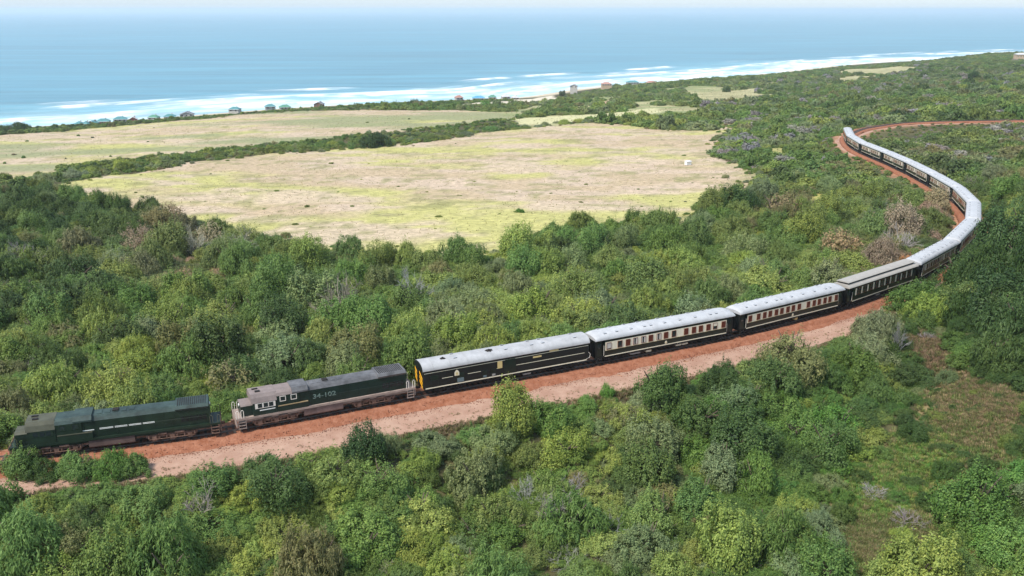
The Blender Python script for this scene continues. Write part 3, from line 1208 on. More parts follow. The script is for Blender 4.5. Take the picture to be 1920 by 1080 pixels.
def make_saloon():
    root = empty('saloon_coach')
    coach_common(root)
    r = MB()
    r.loft([(x, [(-1.47, EAVE - .06), (-1.5, EAVE), (-1.35, EAVE + .16), (-.86, EAVE + .36), (.86, EAVE + .36), (1.35, EAVE + .16), (1.5, EAVE), (1.47, EAVE - .06)]) for x in (-HL - .1, HL + .1)])
    ro = r.build('roof', 'roof_tan', root)
    c = MB()
    c.box(-HL + .5, HL - .5, -.84, .84, EAVE + .30, EAVE + .62)
    c.build('clerestory', 'clerestory_dark', ro)
    t = MB()
    pr = [(-.98, EAVE + .62), (-.9, EAVE + .70), (-.5, EAVE + .79), (0, EAVE + .82), (.5, EAVE + .79), (.9, EAVE + .70), (.98, EAVE + .62)]
    t.loft([(-HL + .3, pr), (HL - .3, pr)])
    t.build('clerestory_roof', 'roof_tan', ro, 40)
    xs = np.linspace(HL - 2.0, -HL + 2.0, 11)
    w = abs(xs[1] - xs[0])
    for sy in (-1, 1):
        for k in range(11):
            m = MB()
            m.box(xs[k] - .17, xs[k] + .17, sy * 1.41 - .02, sy * 1.41 + .02, 1.84, 2.9)
            m.build('pillar', 'cream', root)
        for k in range(10):
            xc = (xs[k] + xs[k + 1]) / 2
            m = MB()
            m.mi = 0
            hw = w / 2 - .19
            for a, b in ((-hw, -hw + .09), (hw - .09, hw), (-.045, .045)):
                m.box(xc + a, xc + b, sy * 1.41 - .03, sy * 1.41 + .025, 1.9, 2.86)
            m.box(xc - hw, xc + hw, sy * 1.41 - .025, sy * 1.41 + .02, 1.84, 1.9)
            m.box(xc - hw, xc + hw, sy * 1.41 - .025, sy * 1.41 + .02, 2.86, 2.92)
            wn_ = m.build('window', 'shutter', root)
            m = MB()
            m.box(xc - hw, xc + hw, sy * 1.41 - .015, sy * 1.41 - .002, 1.9, 2.86)
            m.build('pane', 'glass', wn_)
    crest(root, -1.2, 1.16, .6)
    under_boxes(root, [(1.0, 1.0, 1, .4, 'box_grey'), (-2.2, 1.6, 1, .45, 'undergear'), (1.5, 1.4, -1, .45, 'undergear')])
    return root


def make_van():
    root = empty('baggage_van')
    m = MB()
    m.box(-HL, HL, -1.40, 1.40, 1.02, 3.17)
    m.build('body', 'coach_black', root)
    # arched front end above the eaves
    pr = [(y * .985, z) for y, z in arc_profile(1.47, EAVE, 3.94)]
    m = MB()
    m.loft([(HL - .05, pr), (HL + .10, pr)])
    m.loft([(-HL - .10, pr), (-HL + .05, pr)])
    m.build('end_panel', 'coach_black', root)
    secs = [(x, arc_profile(1.5, EAVE, 3.97)) for x in (-HL - .08, -HL + 1, 0, HL - 1, HL + .06)]
    m = MB()
    m.loft(secs)
    ro = m.build('roof', 'roof_sooty', root, 35)
    m = MB()
    for x in np.linspace(-HL + 1.2, HL - 1.2, 10):
        m.tube([(x, y, z) for y, z in arc_profile(1.512, EAVE, 3.988, 13, base=False)], .018, 4)
    m.build('roof_seams', 'roof_sooty', ro)
    # soot stains and hatches on the roof
    for x, r_, y_ in ((HL - 2.7, .33, .35), (HL - 8.4, .48, .3)):
        m = MB()
        k = 14
        rg = random.Random(int(r_ * 100))
        pts = []
        for i in range(k):
            a = 2 * math.pi * i / k
            rr_ = r_ * rg.uniform(.65, 1.15)
            yy = y_ + rr_ * .8 * math.sin(a)
            pts.append((x + rr_ * 1.1 * math.cos(a), yy, EAVE + .77 * (1 - (abs(yy) / 1.5) ** 2.3) ** (1 / 2.3) + .02))
        pts.append((x, y_, EAVE + .77 * (1 - (abs(y_) / 1.5) ** 2.3) ** (1 / 2.3) + .045))
        m.add(pts, [(i, (i + 1) % k, k) for i in range(k)])
        m.tube([(x, y_, 3.88), (x, y_, 4.12)], .12, 8)
        m.build('stove_flue', 'soot', ro)
    for x in (HL - 4.1, HL - 10.4, HL - 13.7, HL - 15.2, -HL + 1.6):
        for y_ in (.62, -.62):
            v = inst('ventilator', VENT, root, (x, y_, EAVE + .77 * (1 - (.62 / 1.5) ** 2.3) ** (1 / 2.3) - .02))
            v.rotation_euler = (-.24 if y_ > 0 else .24, 0, 0)
    for sy in (-1, 1):
        for z0, a, b in ((2.86, -HL + .1, HL - .1), (1.98, -HL + .6, HL - 2.9)):
            m = MB()
            cuts = [(a, b)]
            if z0 < 2.5:
                cuts = [(a, -.9), (.9, 1.6), (3.6, 5.2), (7.0, HL - 2.2)]
            for p_, q_ in cuts:
                m.box(p_, q_, sy * 1.41 - .012, sy * 1.41 + .012, z0, z0 + .055)
            m.build('cream_line', 'cream_line', root)
        m = MB()
        m.box(-HL + .3, HL - .2, sy * 1.415 - .02, sy * 1.415 + .02, 1.0, 1.11)
        m.build('sole_stripe', 'cream', root)
        # side doors with glazed lower panels
        for x, w_, z0, z1, mt in ((HL - 1.3, .8, 1.12, 2.5, 'coach_black'), (6.1, .8, 1.12, 2.3, 'door_glass'), (3.1, .42, 1.12, 2.05, 'door_glass'), (2.0, .42, 1.12, 2.05, 'box_grey'), (-.1, 1.3, 1.12, 3.0, 'coach_green')):
            d = MB()
            d.box(x - w_ / 2 - .07, x + w_ / 2 + .07, sy * 1.40 - .02, sy * 1.40 + .02, z0, z1)
            dd = d.build('door', 'coach_green', root)
            d = MB()
            d.box(x - w_ / 2, x + w_ / 2, sy * 1.42 - .008, sy * 1.42 + .008, z0 + .08, z1 - .6 if z1 < 2.6 else z1 - .1)
            d.build('door_panel', mt, dd)
        m = MB()
        m.box(.9, 1.5, sy * 1.42 - .01, sy * 1.42 + .01, 1.98, 2.84)
        m.build('timber_shutter', 'gold', root)
        for x, w_, z0 in ((-3.6, 1.1, 2.5), (-5.8, 1.2, 2.92)):
            m = MB()
            m.box(x - w_ / 2, x + w_ / 2, sy * 1.42 - .01, sy * 1.42 + .01, z0, z0 + .2)
            m.build('name_board', 'gold', root)
        m = MB()
        m.tube([(-HL + .35, sy * 1.46, 1.2), (-HL - .1, sy * 1.46, 1.35), (-HL - .15, sy * 1.46, 1.75), (-HL + .05, sy * 1.44, 2.0)], .03, 6)
        m.build('handrail', 'handrail', root)
    # yellow chevron panels on the front end, one each side of the end door
    for sy in (-1, 1):
        m = MB()
        for k in range(3):
            z0 = 2.95 - k * .52
            ya, yb = sy * .30, sy * 1.28
            ya, yb = min(ya, yb), max(ya, yb)
            za, zb = z0 - .02, z0 - .02 - .58
            x0, x1 = HL + .085, HL + .115
            m.add([(x0, ya, za), (x0, yb, zb), (x0, yb, zb - .27), (x0, ya, za - .27), (x1, ya, za), (x1, yb, zb), (x1, yb, zb - .27), (x1, ya, za - .27)],
                  [(0, 1, 2, 3), (4, 5, 6, 7), (0, 1, 5, 4), (1, 2, 6, 5), (2, 3, 7, 6), (3, 0, 4, 7)])
        m.build('warning_stripes', 'yellow', root)
    m = MB()
    m.box(HL, HL + .2, -.28, .28, 1.05, 3.0)
    m.build('end_door', 'coach_black', root)
    for e in (-1, 1):
        m = MB()
        m.box(e * HL if e > 0 else -HL - .5, HL + .5 if e > 0 else -HL, -.14, .14, .7, .95)
        m.build('coupler', 'undergear', root)
    m = MB()
    m.box(-HL + 5.2, HL - 5.2, -1.1, -1.0, .62, .95)
    m.box(-HL + 5.2, HL - 5.2, 1.0, 1.1, .62, .95)
    m.build('truss', 'undergear', root)
    add_bogies(root)
    crest(root, HL - 4.0, 2.02, .95)
    under_boxes(root, [(-2.4, 1.0, 1, .4, 'box_grey'), (-4.2, .7, 1, .45, 'undergear'), (2.0, 1.6, 1, .4, 'undergear'), (-2.0, 1.5, -1, .4, 'undergear')])
    return root


def text_mesh(txt, size, mat):
    cu = bpy.data.curves.new('number', 'FONT')
    cu.body = txt
    cu.size = size
    cu.extrude = 0.008
    cu.offset = 0.012
    o = bpy.data.objects.new('number', cu)
    COL.objects.link(o)
    bpy.context.view_layer.update()
    me = bpy.data.meshes.new_from_object(o.evaluated_get(bpy.context.evaluated_depsgraph_get()))
    bpy.data.objects.remove(o)
    bpy.data.curves.remove(cu)
    me.materials.clear()
    me.materials.append(MATS[mat])
    return me


LOCO_L = 19.5
LH = LOCO_L / 2
LWHEEL = wheel_mesh(.46, 'dusty_gear')


def make_loco(style):
    dusty = style == 'dusty'
    paint_ = 'loco_green' if dusty else 'loco_olive'
    roofm = 'loco_roof' if dusty else 'loco_roof_green'
    cabroof = 'loco_roof_dusty' if dusty else 'loco_cab_olive'
    board = 'running_board' if dusty else 'loco_olive'
    gear = 'dusty_gear'
    root = empty('diesel_locomotive')
    m = MB()
    m.box(-LH, LH, -1.38, 1.38, 1.28, 1.52)
    m.box(-LH + .3, LH - .3, -1.15, 1.15, .98, 1.28)
    m.build('frame', board, root)

    def hood(name, x0, x1, hw, zt, z0=1.52, ch=.42, inset=.5, mat=paint_, rmat=roofm, par=None):
        zc = zt - ch
        mm = MB()
        mm.box(x0, x1, -hw, hw, z0, zc)
        h_ = mm.build(name, mat, par or root)
        pr = [(-hw, zc), (-hw + inset * .45, zc + ch * .7), (-hw + inset, zt), (hw - inset, zt), (hw - inset * .45, zc + ch * .7), (hw, zc)]
        r_ = MB()
        r_.loft([(x0, pr), (x1, pr)])
        r_.build('roof', rmat, h_)
        return h_

    nose = hood('nose', LH - 1.75, LH - .55, 1.02, 2.82, ch=.18, inset=.3, rmat=cabroof)
    cab = MB()
    cab.box(LH - 4.2, LH - 1.75, -1.36, 1.36, 1.3, 2.92)
    cabo = cab.build('cab', paint_, root)
    pr = [(-1.40, 2.92), (-1.2, 3.45), (-.95, 3.78), (.95, 3.78), (1.2, 3.45), (1.40, 2.92)]
    r_ = MB()
    r_.loft([(LH - 4.22, pr), (LH - 1.62, pr)])
    cr = r_.build('roof', cabroof, cabo)
    for sy in (-1, 1):
        m = MB()                                       # cab side window strip
        m.box(LH - 4.05, LH - 1.95, sy * 1.37 - .02, sy * 1.37 + .02, 2.28, 2.88)
        w = m.build('window', 'handrail' if dusty else paint_, cabo)
        for xx in ((LH - 2.45), (LH - 3.05), (LH - 3.6)):
            m = MB()
            m.box(xx - .22, xx + .22, sy * 1.395 - .006, sy * 1.395 + .006, 2.36, 2.82)
            m.build('pane', 'glass', w)
        for k, xx in enumerate((LH - 1.9, LH - 2.35)):
            pass
        m = MB()
        m.box(LH - 1.9, LH - 1.64, sy * .75 - .35, sy * .75 + .35, 3.0, 3.5)
        m.build('windscreen', 'glass', cabo)
    m = MB()
    m.box(LH - 2.7, LH - 2.2, .2, .5, 3.76, 3.90)
    m.box(LH - 2.6, LH - 2.0, -.5, -.3, 3.76, 3.88)
    m.build('roof_horn', 'undergear', cr)
    # full width section behind the cab with two high windows
    mid = MB()
    mid.box(LH - 6.6, LH - 4.2, -1.30, 1.30, 1.52, 3.28)
    mido = mid.build('equipment_bay', paint_, root)
    pr = [(-1.32, 3.28), (-1.15, 3.58), (-.85, 3.76), (.85, 3.76), (1.15, 3.58), (1.32, 3.28)]
    r_ = MB()
    r_.loft([(LH - 6.6, pr), (LH - 4.22, pr)])
    r_.build('roof', 'loco_roof_dusty' if dusty else 'loco_roof_green', mido)
    for sy in (-1, 1):
        for xx in (LH - 4.85, LH - 6.0):
            m = MB()
            t_ = .07
            a, b, c, d = xx - .32, xx + .32, 2.62, 3.22
            y0, y1 = sy * 1.30 - .025, sy * 1.30 + .025
            m.box(a, b, y0, y1, c, c + t_)
            m.box(a, b, y0, y1, d - t_, d)
            m.box(a, a + t_, y0, y1, c + t_, d - t_)
            m.box(b - t_, b, y0, y1, c + t_, d - t_)
            w = m.build('window', 'handrail' if dusty else paint_, mido)
            m = MB()
            m.box(a + t_, b - t_, sy * 1.30 - .01, sy * 1.30 + .012, c + t_, d - t_)
            m.build('pane', 'glass', w)
    hood('long_hood', -LH + .95, LH - 6.6, 1.16, 3.66)
    bb = MB()                                           # braking grid housing standing over the hood
    pr = [(-1.34, 3.30), (-1.34, 3.46), (-1.0, 3.86), (1.0, 3.86), (1.34, 3.46), (1.34, 3.30)]
    bb.loft([(LH - 7.55, pr), (LH - 5.85, pr)])
    bb.build('brake_housing', roofm, root)
    ra = MB()                                           # flared radiator at the back
    pr = [(-1.18, 3.2), (-1.34, 3.45), (-1.1, 3.72), (1.1, 3.72), (1.34, 3.45), (1.18, 3.2)]
    ra.loft([(-LH + 1.0, pr), (-LH + 4.2, pr)])
    rad_ = ra.build('radiator', roofm, root)
    rg_ = MB()
    for k in range(14):
        x = -LH + 1.25 + k * .205
        rg_.box(x, x + .09, -.98, .98, 3.715, 3.745)
    rg_.build('radiator_grille', 'undergear', rad_)
    ex = MB()
    ex.box(-.2, .35, -.32, .32, 3.6, 3.80)
    ex.build('exhaust', 'soot', root)
    for k in range(5):                                  # roof hatches and fans
        x = LH - 8.2 - k * .75
        fm = MB()
        fm.box(x - .25, x + .25, -.5, .5, 3.655, 3.70)
        fm.build('roof_hatch', roofm, root)
    for sy in (-1, 1):
        # door panels on the hood side
        for k in range(10):
            x = LH - 7.15 - k * 1.08
            dm = MB()
            dm.box(x - .50, x + .50, sy * 1.165 - .012, sy * 1.165 + .012, 1.62, 3.10)
            dm.build('hood_door', paint_, root)
        gm_ = MB()
        for k in range(6):
            gm_.box(-LH + 1.3 + k * .42, -LH + 1.62 + k * .42, sy * 1.19 - .008, sy * 1.19 + .008, 2.0, 2.55)
        gm_.build('side_grille', 'undergear' if dusty else 'coach_black', root)
        # lower casing from the cab back to the fuel tank
        lc = MB()
        lc.box(LH - 7.5, LH - 4.3, sy * 1.30 - .07, sy * 1.30 + .07, 1.53, 2.12)
        lco = lc.build('side_casing', paint_, root)
        ll = MB()
        ll.box(LH - 7.48, LH - 4.32, sy * 1.30 - .08, sy * 1.30 + .09, 2.122, 2.20)
        ll.build('casing_ledge', 'tan_line' if dusty else 'loco_cab_olive', lco)
        # end handrails and steps
        for e in (-1, 1):
            for off in (.12, .62) if e > 0 else (.12, .85):
                x = e * (LH - off)
                h = MB()
                h.tube([(x - .13, sy * 1.3, 1.5), (x - .13, sy * 1.3, 2.25), (x - .07, sy * 1.3, 2.36), (x + .07, sy * 1.3, 2.36), (x + .13, sy * 1.3, 2.25), (x + .13, sy * 1.3, 1.5)], .035, 6)
                h.build('handrail', 'handrail' if dusty else 'loco_cab_olive', root)
            st = MB()
            xc = e * (LH - .55)
            for zz in (.32, .66, 1.0):
                st.box(xc - .38, xc + .38, sy * 1.22 - .18, sy * 1.22 + .16, zz, zz + .05)
            for q in (-.40, .35):
                st.box(xc + q, xc + q + .05, sy * 1.22 + .12, sy * 1.22 + .17, .30, 1.30)
            st.build('steps', 'running_board' if dusty else gear, root)
        hr = MB()
        hr.tube([(LH - 8, sy * 1.33, 2.42), (-LH + 1.2, sy * 1.33, 2.42)], .02, 5)
        for x in np.linspace(LH - 8, -LH + 1.2, 7):
            hr.tube([(x, sy * 1.33, 1.5), (x, sy * 1.33, 2.42)], .018, 4)
        hr.build('side_rail', paint_, root)
    for e in (-1, 1):
        pl = MB()
        pl.box(e * LH - .06, e * LH + .06, -1.3, 1.3, .55, 1.52)
        pl.build('pilot_plate', 'running_board' if dusty else gear, root)
        cp = MB()
        cp.box(min(e * LH, e * (LH + .4)), max(e * LH, e * (LH + .4)), -.15, .15, .72, .98)
        cp.build('coupler', gear, root)
        hl = MB()
        hl.tube([(e * (LH - .56) if e > 0 else -LH + .96, .0, 2.5 if e > 0 else 3.2), (e * (LH - .46) if e > 0 else -LH + .86, .0, 2.5 if e > 0 else 3.2)], .16, 10)
        hl.build('headlight', 'white_paint', root)
    tk = MB()
    pr = [(-1.2, .42), (-1.28, .55), (-1.28, 1.2), (1.28, 1.2), (1.28, .55), (1.2, .42), (.9, .34), (-.9, .34)]
    tk.loft([(-1.5, pr), (2.75, pr)])
    tk.build('fuel_tank', 'dusty_tank' if dusty else 'dark_tank', root)
    for bx_ in (5.7, -5.0):
        b = MB()
        for sy in (-1, 1):
            b.box(-2.45, 2.45, sy * 1.05 - .08, sy * 1.05 + .08, .62, .92)
            for ax in (-1.7, 0, 1.7):
                b.box(ax - .22, ax + .22, sy * 1.1 - .1, sy * 1.1 + .12, .26, .82)
                b.tube([(ax - .5, sy * 1.15, .55), (ax - .5, sy * 1.15, .95)], .1, 8)
                b.tube([(ax + .5, sy * 1.15, .55), (ax + .5, sy * 1.15, .95)], .1, 8)
            b.tube([(-2.2, sy * 1.22, .45), (2.2, sy * 1.22, .45)], .04, 5)
            b.tube([(-1.2, sy * 1.18, .98), (-.3, sy * 1.18, .98)], .13, 8)
            b.tube([(.5, sy * 1.18, .98), (1.3, sy * 1.18, .98)], .13, 8)
        b.box(-.4, .4, -1, 1, .5, 1.0)
        bo = b.build('bogie', gear, root)
        bo.location = (bx_, 0, 0)
        for ax in (-1.7, 0, 1.7):
            for sy in (-.62, .62):
                inst('wheel', LWHEEL, bo, (ax, sy, .46))
    if dusty:
        nm = text_mesh('34-102', .70, 'number_grey')
        for sy in (1, -1):
            o = inst('number', nm, root, (1.75 if sy > 0 else -1.9, sy * 1.185, 2.22))
            o.rotation_euler = (math.pi / 2, 0, math.pi if sy > 0 else 0)
            o.scale = (1.3, 1, 1)
            m = MB()
            m.box(LH - 4.0, LH - 2.4, sy * 1.365 - .01, sy * 1.365 + .01, 2.0, 2.09)
            m.build('name_strip', 'white_paint', root)
    else:
        for sy in (1, -1):
            for a, b in ((2.1, 3.6), (1.6, .35), (.2, -.95), (-1.1, -2.25), (-2.4, -3.5)):
                a, b = min(a, b), max(a, b)
                m = MB()
                m.box(a, b, sy * 1.19 - .008, sy * 1.19 + .008, 2.28, 2.36 if a > 2 else 2.43)
                m.build('white_stripe', 'white_paint', root)
    return root


def set_on_track(o, s_mid, wheelbase):
    a = track(s_mid - wheelbase / 2)
    b = track(s_mid + wheelbase / 2)
    f = Vector(a - b).normalized()
    left = Vector((0, 0, 1)).cross(f).normalized()
    up = f.cross(left)
    M = Matrix((f, left, up)).transposed().to_4x4()
    o.location = (Vector(a) + Vector(b)) / 2
    o.rotation_euler = M.to_euler()


KS = 'shutter'
kinds3 = [KS] * 15
kinds2 = ['blind', 'glass', KS, 'curtain', 'curtain', KS, 'curtain', KS, 'glass', KS, KS, KS, KS, 'half', KS]
kinds_f = ['blind', 'glass', 'curtain', 'glass', 'glass', KS, 'glass', 'curtain', 'blind', 'glass', 'glass', 'curtain', 'glass', KS, 'glass']
bx3 = [(1.2, .6, 1, .35, 'undergear'), (-1.0, .5, 1, .3, 'gold'), (3.2, 1.4, 1, .45, 'undergear'), (-2.5, 1.6, -1, .4, 'undergear'), (2.5, 1.2, -1, .4, 'box_grey')]
bx2 = [(4.6, 1.5, 1, .42, 'box_grey'), (2.6, .8, 1, .36, 'cream_line'), (-2.0, .8, 1, .40, 'cream_line'), (-3.0, .9, 1, .40, 'cream_line'), (2.0, 1.5, -1, .4, 'undergear')]

g_coach = 'dark green coaches of the train'
loco1 = make_loco('olive')
tag(loco1, 'all over olive green diesel locomotive with broken white side stripe leading the train', 'locomotive', 'locomotives at the head of the train')
set_on_track(loco1, S0 - .9 - LOCO_L * 1.5 - 1.1, 9.85)
loco2 = make_loco('dusty')
tag(loco2, 'dusty green diesel locomotive numbered on its side with pinkish cab roof, second in the train', 'locomotive', 'locomotives at the head of the train')
set_on_track(loco2, S0 - .6 - LOCO_L / 2, 9.85)
van = make_van()
tag(van, 'black baggage van with slanting yellow stripes on its end, coupled to the second locomotive', 'baggage van', g_coach)


def s_mid(k):
    return S0 + (k + .5) * PITCH_COACH


WBC = L_BODY - 6.2
set_on_track(van, s_mid(0), WBC)
c2 = make_sleeper(kinds2, bx2)
tag(c2, 'dark green coach with cream band of mixed glass and shuttered windows, behind the baggage van', 'coach', g_coach)
set_on_track(c2, s_mid(1), WBC)
c3 = make_sleeper(kinds3, bx3)
tag(c3, 'dark green coach with all brown shutters closed, second coach after the baggage van', 'coach', g_coach)
set_on_track(c3, s_mid(2), WBC)
c4 = make_saloon()
tag(c4, 'saloon coach with tan clerestory roof and cream window pillars', 'coach', g_coach)
set_on_track(c4, s_mid(3), WBC)
c5 = make_sleeper(kinds_f, bx3)
tag(c5, 'dark green coach half hidden by the leafy trees, right behind the tan roofed saloon', 'coach', g_coach)
set_on_track(c5, s_mid(4), WBC)
index_kids()
far_labels = ['coach with only its grey roof showing above the trees at the start of the bend',
              'coach seen end on at the sharpest part of the bend',
              'coach just past the sharpest part of the bend, its side turned to the pasture',
              'eighth coach after the baggage van, second past the sharp bend',
              'ninth coach after the baggage van, third past the sharp bend',
              'tenth coach after the baggage van, on the far straight',
              'third coach from the tail of the train, beside a bare grey shrub',
              'last but one coach of the train, on the far red verge',
              'tail coach of the train, its pale roof end against the empty red track']
for k, lb in enumerate(far_labels):
    o = copy_tree(c5, None, ('wheel', 'crest_emblem', 'roof_seams', 'band_lining'))
    o.name = 'passenger_coach'
    tag(o, lb, 'coach', g_coach)
    set_on_track(o, s_mid(5 + k), WBC)

# ------------------------------------------------------------------ beach houses
material('wall_white', (0.48, 0.45, 0.40), 0.8, var=0.1, vscale=0.5)
material('wall_brick', (0.42, 0.13, 0.08), 0.85, var=0.2, vscale=0.8)
material('wall_tan', (0.50, 0.36, 0.24), 0.85, var=0.15, vscale=0.5)
material('wall_brown', (0.20, 0.11, 0.07), 0.85, var=0.15, vscale=0.5)
material('roof_teal', (0.09, 0.24, 0.25), 0.6, var=0.2, vscale=0.4)
material('roof_green', (0.10, 0.26, 0.18), 0.6, var=0.2, vscale=0.4)
material('roof_red', (0.40, 0.20, 0.15), 0.7, var=0.2, vscale=0.4)
material('roof_slate', (0.16, 0.16, 0.18), 0.6, var=0.2, vscale=0.4)
material('roof_blue', (0.10, 0.32, 0.48), 0.6, var=0.2, vscale=0.4)
material('roof_pale', (0.55, 0.54, 0.52), 0.6, var=0.2, vscale=0.4)
material('fascia', (0.75, 0.74, 0.72), 0.6)


def house(u, v, wpx, dist, wall, roof, label, gable=False, hgt=2.5, rise=1.7):
    """ridge at picture point (u, v), wpx wide there, standing dist metres away"""
    y = dist
    x = (u - 960) / FPX * dist * 1.0
    # true depth along the view axis at that height
    yy = -(v - 540) / FPX
    zr = CAM_H + dist * (-ST + yy * CT) / (CT + yy * ST)
    fw = y * CT - (zr - CAM_H) * ST
    x = (u - 960) / FPX * fw
    w = wpx / FPX * fw
    dpt = min(max(w * .7, 5.5), 9)
    root = tag(empty('beach_house', (x, y, zr - rise - hgt)), label, 'house', 'houses along the shore')
    root.rotation_euler = (0, 0, R(random.uniform(-12, 24)))
    zf = float(terrain(np.array([x]), np.array([y]), False)[0]) - (zr - rise - hgt) - 1.0
    zf = min(zf, -0.5)
    hw, hd = w / 2 * .92, dpt / 2
    m = MB()
    m.box(-hw, hw, -hd, hd, zf, hgt)
    wo = m.build('wall', wall, root)
    o_ = .55
    m = MB()
    th = .18
    if gable:                                            # ridge runs away from the viewer
        m.add([(-hw, -hd, hgt), (hw, -hd, hgt), (0, -hd, hgt + rise - .1)], [(0, 1, 2)])
        m.add([(-hw, hd, hgt), (hw, hd, hgt), (0, hd, hgt + rise - .1)], [(0, 1, 2)])
        m.build('gable', wall, wo)
        m = MB()
        for s in (-1, 1):
            m.add([(s * (hw + o_), -hd - o_, hgt - .2), (s * (hw + o_), hd + o_, hgt - .2), (0, hd + o_, hgt + rise), (0, -hd - o_, hgt + rise),
                   (s * (hw + o_), -hd - o_, hgt - .2 - th), (s * (hw + o_), hd + o_, hgt - .2 - th), (0, hd + o_, hgt + rise - th), (0, -hd - o_, hgt + rise - th)],
                  [(0, 1, 2, 3), (4, 5, 6, 7), (0, 1, 5, 4), (0, 3, 7, 4), (1, 2, 6, 5)])
        ro = m.build('roof', roof, root)
        m = MB()
        for s in (-1, 1):
            m.add([(s * (hw + o_), -hd - o_ - .06, hgt - .2 - th), (0, -hd - o_ - .06, hgt + rise - th), (0, -hd - o_ - .06, hgt + rise + .06), (s * (hw + o_), -hd - o_ - .06, hgt - .14)], [(0, 1, 2, 3)])
        m.build('fascia', 'fascia', ro)
    else:
        k = hd * .8
        a = [(-hw - o_, -hd - o_, hgt - .1), (hw + o_, -hd - o_, hgt - .1), (hw + o_, hd + o_, hgt - .1), (-hw - o_, hd + o_, hgt - .1), (-hw + k, 0, hgt + rise), (hw - k, 0, hgt + rise)]
        m.add(a, [(0, 1, 5, 4), (2, 3, 4, 5), (1, 2, 5), (3, 0, 4), (0, 1, 2, 3)])
        ro = m.build('roof', roof, root)
        m = MB()
        m.box(-hw - o_, hw + o_, -hd - o_ - .05, -hd - o_ + .02, hgt - .35, hgt - .08)
        m.build('fascia', 'fascia', ro)
    n = max(2, int(w / 3))
    for k in range(n):
        xx = -hw + (k + .5) * 2 * hw / n
        m = MB()
        m.box(xx - .55, xx + .55, -hd - .06, -hd + .02, .9, 2.2)
        wi = m.build('window', 'fascia', root)
        m = MB()
        m.box(xx - .47, xx + .47, -hd - .09, -hd - .05, .98, 2.12)
        m.build('pane', 'glass', wi)
    m = MB()
    m.box(hw * .35, hw * .35 + .5, .3, .8, hgt + rise * .3, hgt + rise + .5)
    m.build('chimney', wall, ro)
    return root


def hd_(u):
    if u > 1000:
        return 1010 + (u - 1076) * .85
    return 640 + max(u - 150, 0) * 0.29


HOUSES = [
    (148, 224.5, 15, 'wall_white', 'roof_teal', 'small pale teal roofed beach house, first of the row from the sea end', False),
    (161, 224, 13, 'wall_white', 'roof_teal', 'teal roofed cottage tucked beside the brown gabled house', False),
    (174, 223, 20, 'wall_brown', 'roof_teal', 'brown gabled beach house with white bargeboards', True),
    (193, 219.5, 27, 'wall_brick', 'roof_teal', 'red walled beach house under a wide teal roof', False),
    (225, 215.5, 27, 'wall_white', 'roof_teal', 'broad teal roofed beach house east of the red walled one', False),
    (249, 216, 18, 'wall_brick', 'roof_pale', 'brick gabled beach house with pale roof', True),
    (288, 212.5, 21, 'wall_white', 'roof_green', 'green roofed white beach house standing alone', False),
    (318, 211, 24, 'wall_tan', 'roof_teal', 'dark teal roofed beach house next to the green roofed one', False),
    (350, 206.5, 28, 'wall_white', 'roof_slate', 'grey gabled beach house behind the hedge', True),
    (440, 197.5, 23, 'wall_white', 'roof_teal', 'teal roof peeping over the bluff bushes, alone', False),
    (506, 192.5, 22, 'wall_white', 'roof_teal', 'pale teal roof above the bluff, west of a pair', False),
    (534, 193.5, 24, 'wall_white', 'roof_green', 'greenish roof above the bluff, east of a pair', False),
    (598, 188, 20, 'wall_brown', 'roof_slate', 'dark gabled cottage on the bluff edge', True),
    (860, 177.5, 16, 'wall_white', 'roof_red', 'red roofed cottage at the edge of the village', False),
    (897, 178.5, 26, 'wall_white', 'roof_blue', 'white house with bright blue roof in the village', False),
    (923, 177, 17, 'wall_tan', 'roof_green', 'tan cottage with green roof beside the blue roofed house', False),
    (948, 176, 18, 'wall_white', 'roof_pale', 'white house with pale roof on the sandy ground', False),
    (966, 178, 14, 'wall_tan', 'roof_pale', 'small tan house beside the sandy road', False),
    (1076, 157, 16, 'wall_white', 'roof_slate', 'dark steep gabled house beside a round dark tree', True),
    (1137, 153, 22, 'wall_tan', 'roof_red', 'long pinkish house with red roof near the surf', False),
    (1186, 150, 26, 'wall_white', 'roof_teal', 'long teal roofed house between two red roofs', False),
    (1221, 150.5, 21, 'wall_white', 'roof_red', 'red roofed house at the east end of the shore row', False),
]
for u, v, w, wa_, ro_, lb, gb_ in HOUSES:
    house(u, v + (2.5 if u < 700 else 1.0), w * .9, hd_(u), wa_, ro_, lb, gb_)
house(1915, 99, 22, 1150, 'wall_tan', 'roof_pale', 'pale tan house on the skyline of the eastern hill', False, 4)

# small white shelter standing in the pasture
px_, py_ = cast(1290, 309)
pz_ = float(terrain(np.array([px_]), np.array([py_]))[0])
hut = tag(empty('field_shelter', (px_, py_, pz_)), 'small white box shelter with its shaded end painted dark standing alone in the pasture', 'shelter')
hut.rotation_euler = (0, 0, R(28))
m = MB()
m.box(-1.0, .9, -.6, .6, .1, 1.25)
m.build('wall', 'white_paint', hut)
m = MB()
m.box(.9, .96, -.55, .55, .15, 1.15)  # black panel paints the end's shade; the box itself is closed
m.build('shaded_end', 'coach_black', hut)
m = MB()
m.loft([(-1.1, [(-.75, 1.22), (.75, 1.32), (.75, 1.40), (-.75, 1.30)]), (1.05, [(-.75, 1.22), (.75, 1.32), (.75, 1.40), (-.75, 1.30)])])
m.build('roof', 'fascia', hut)

# ------------------------------------------------------------------ plants


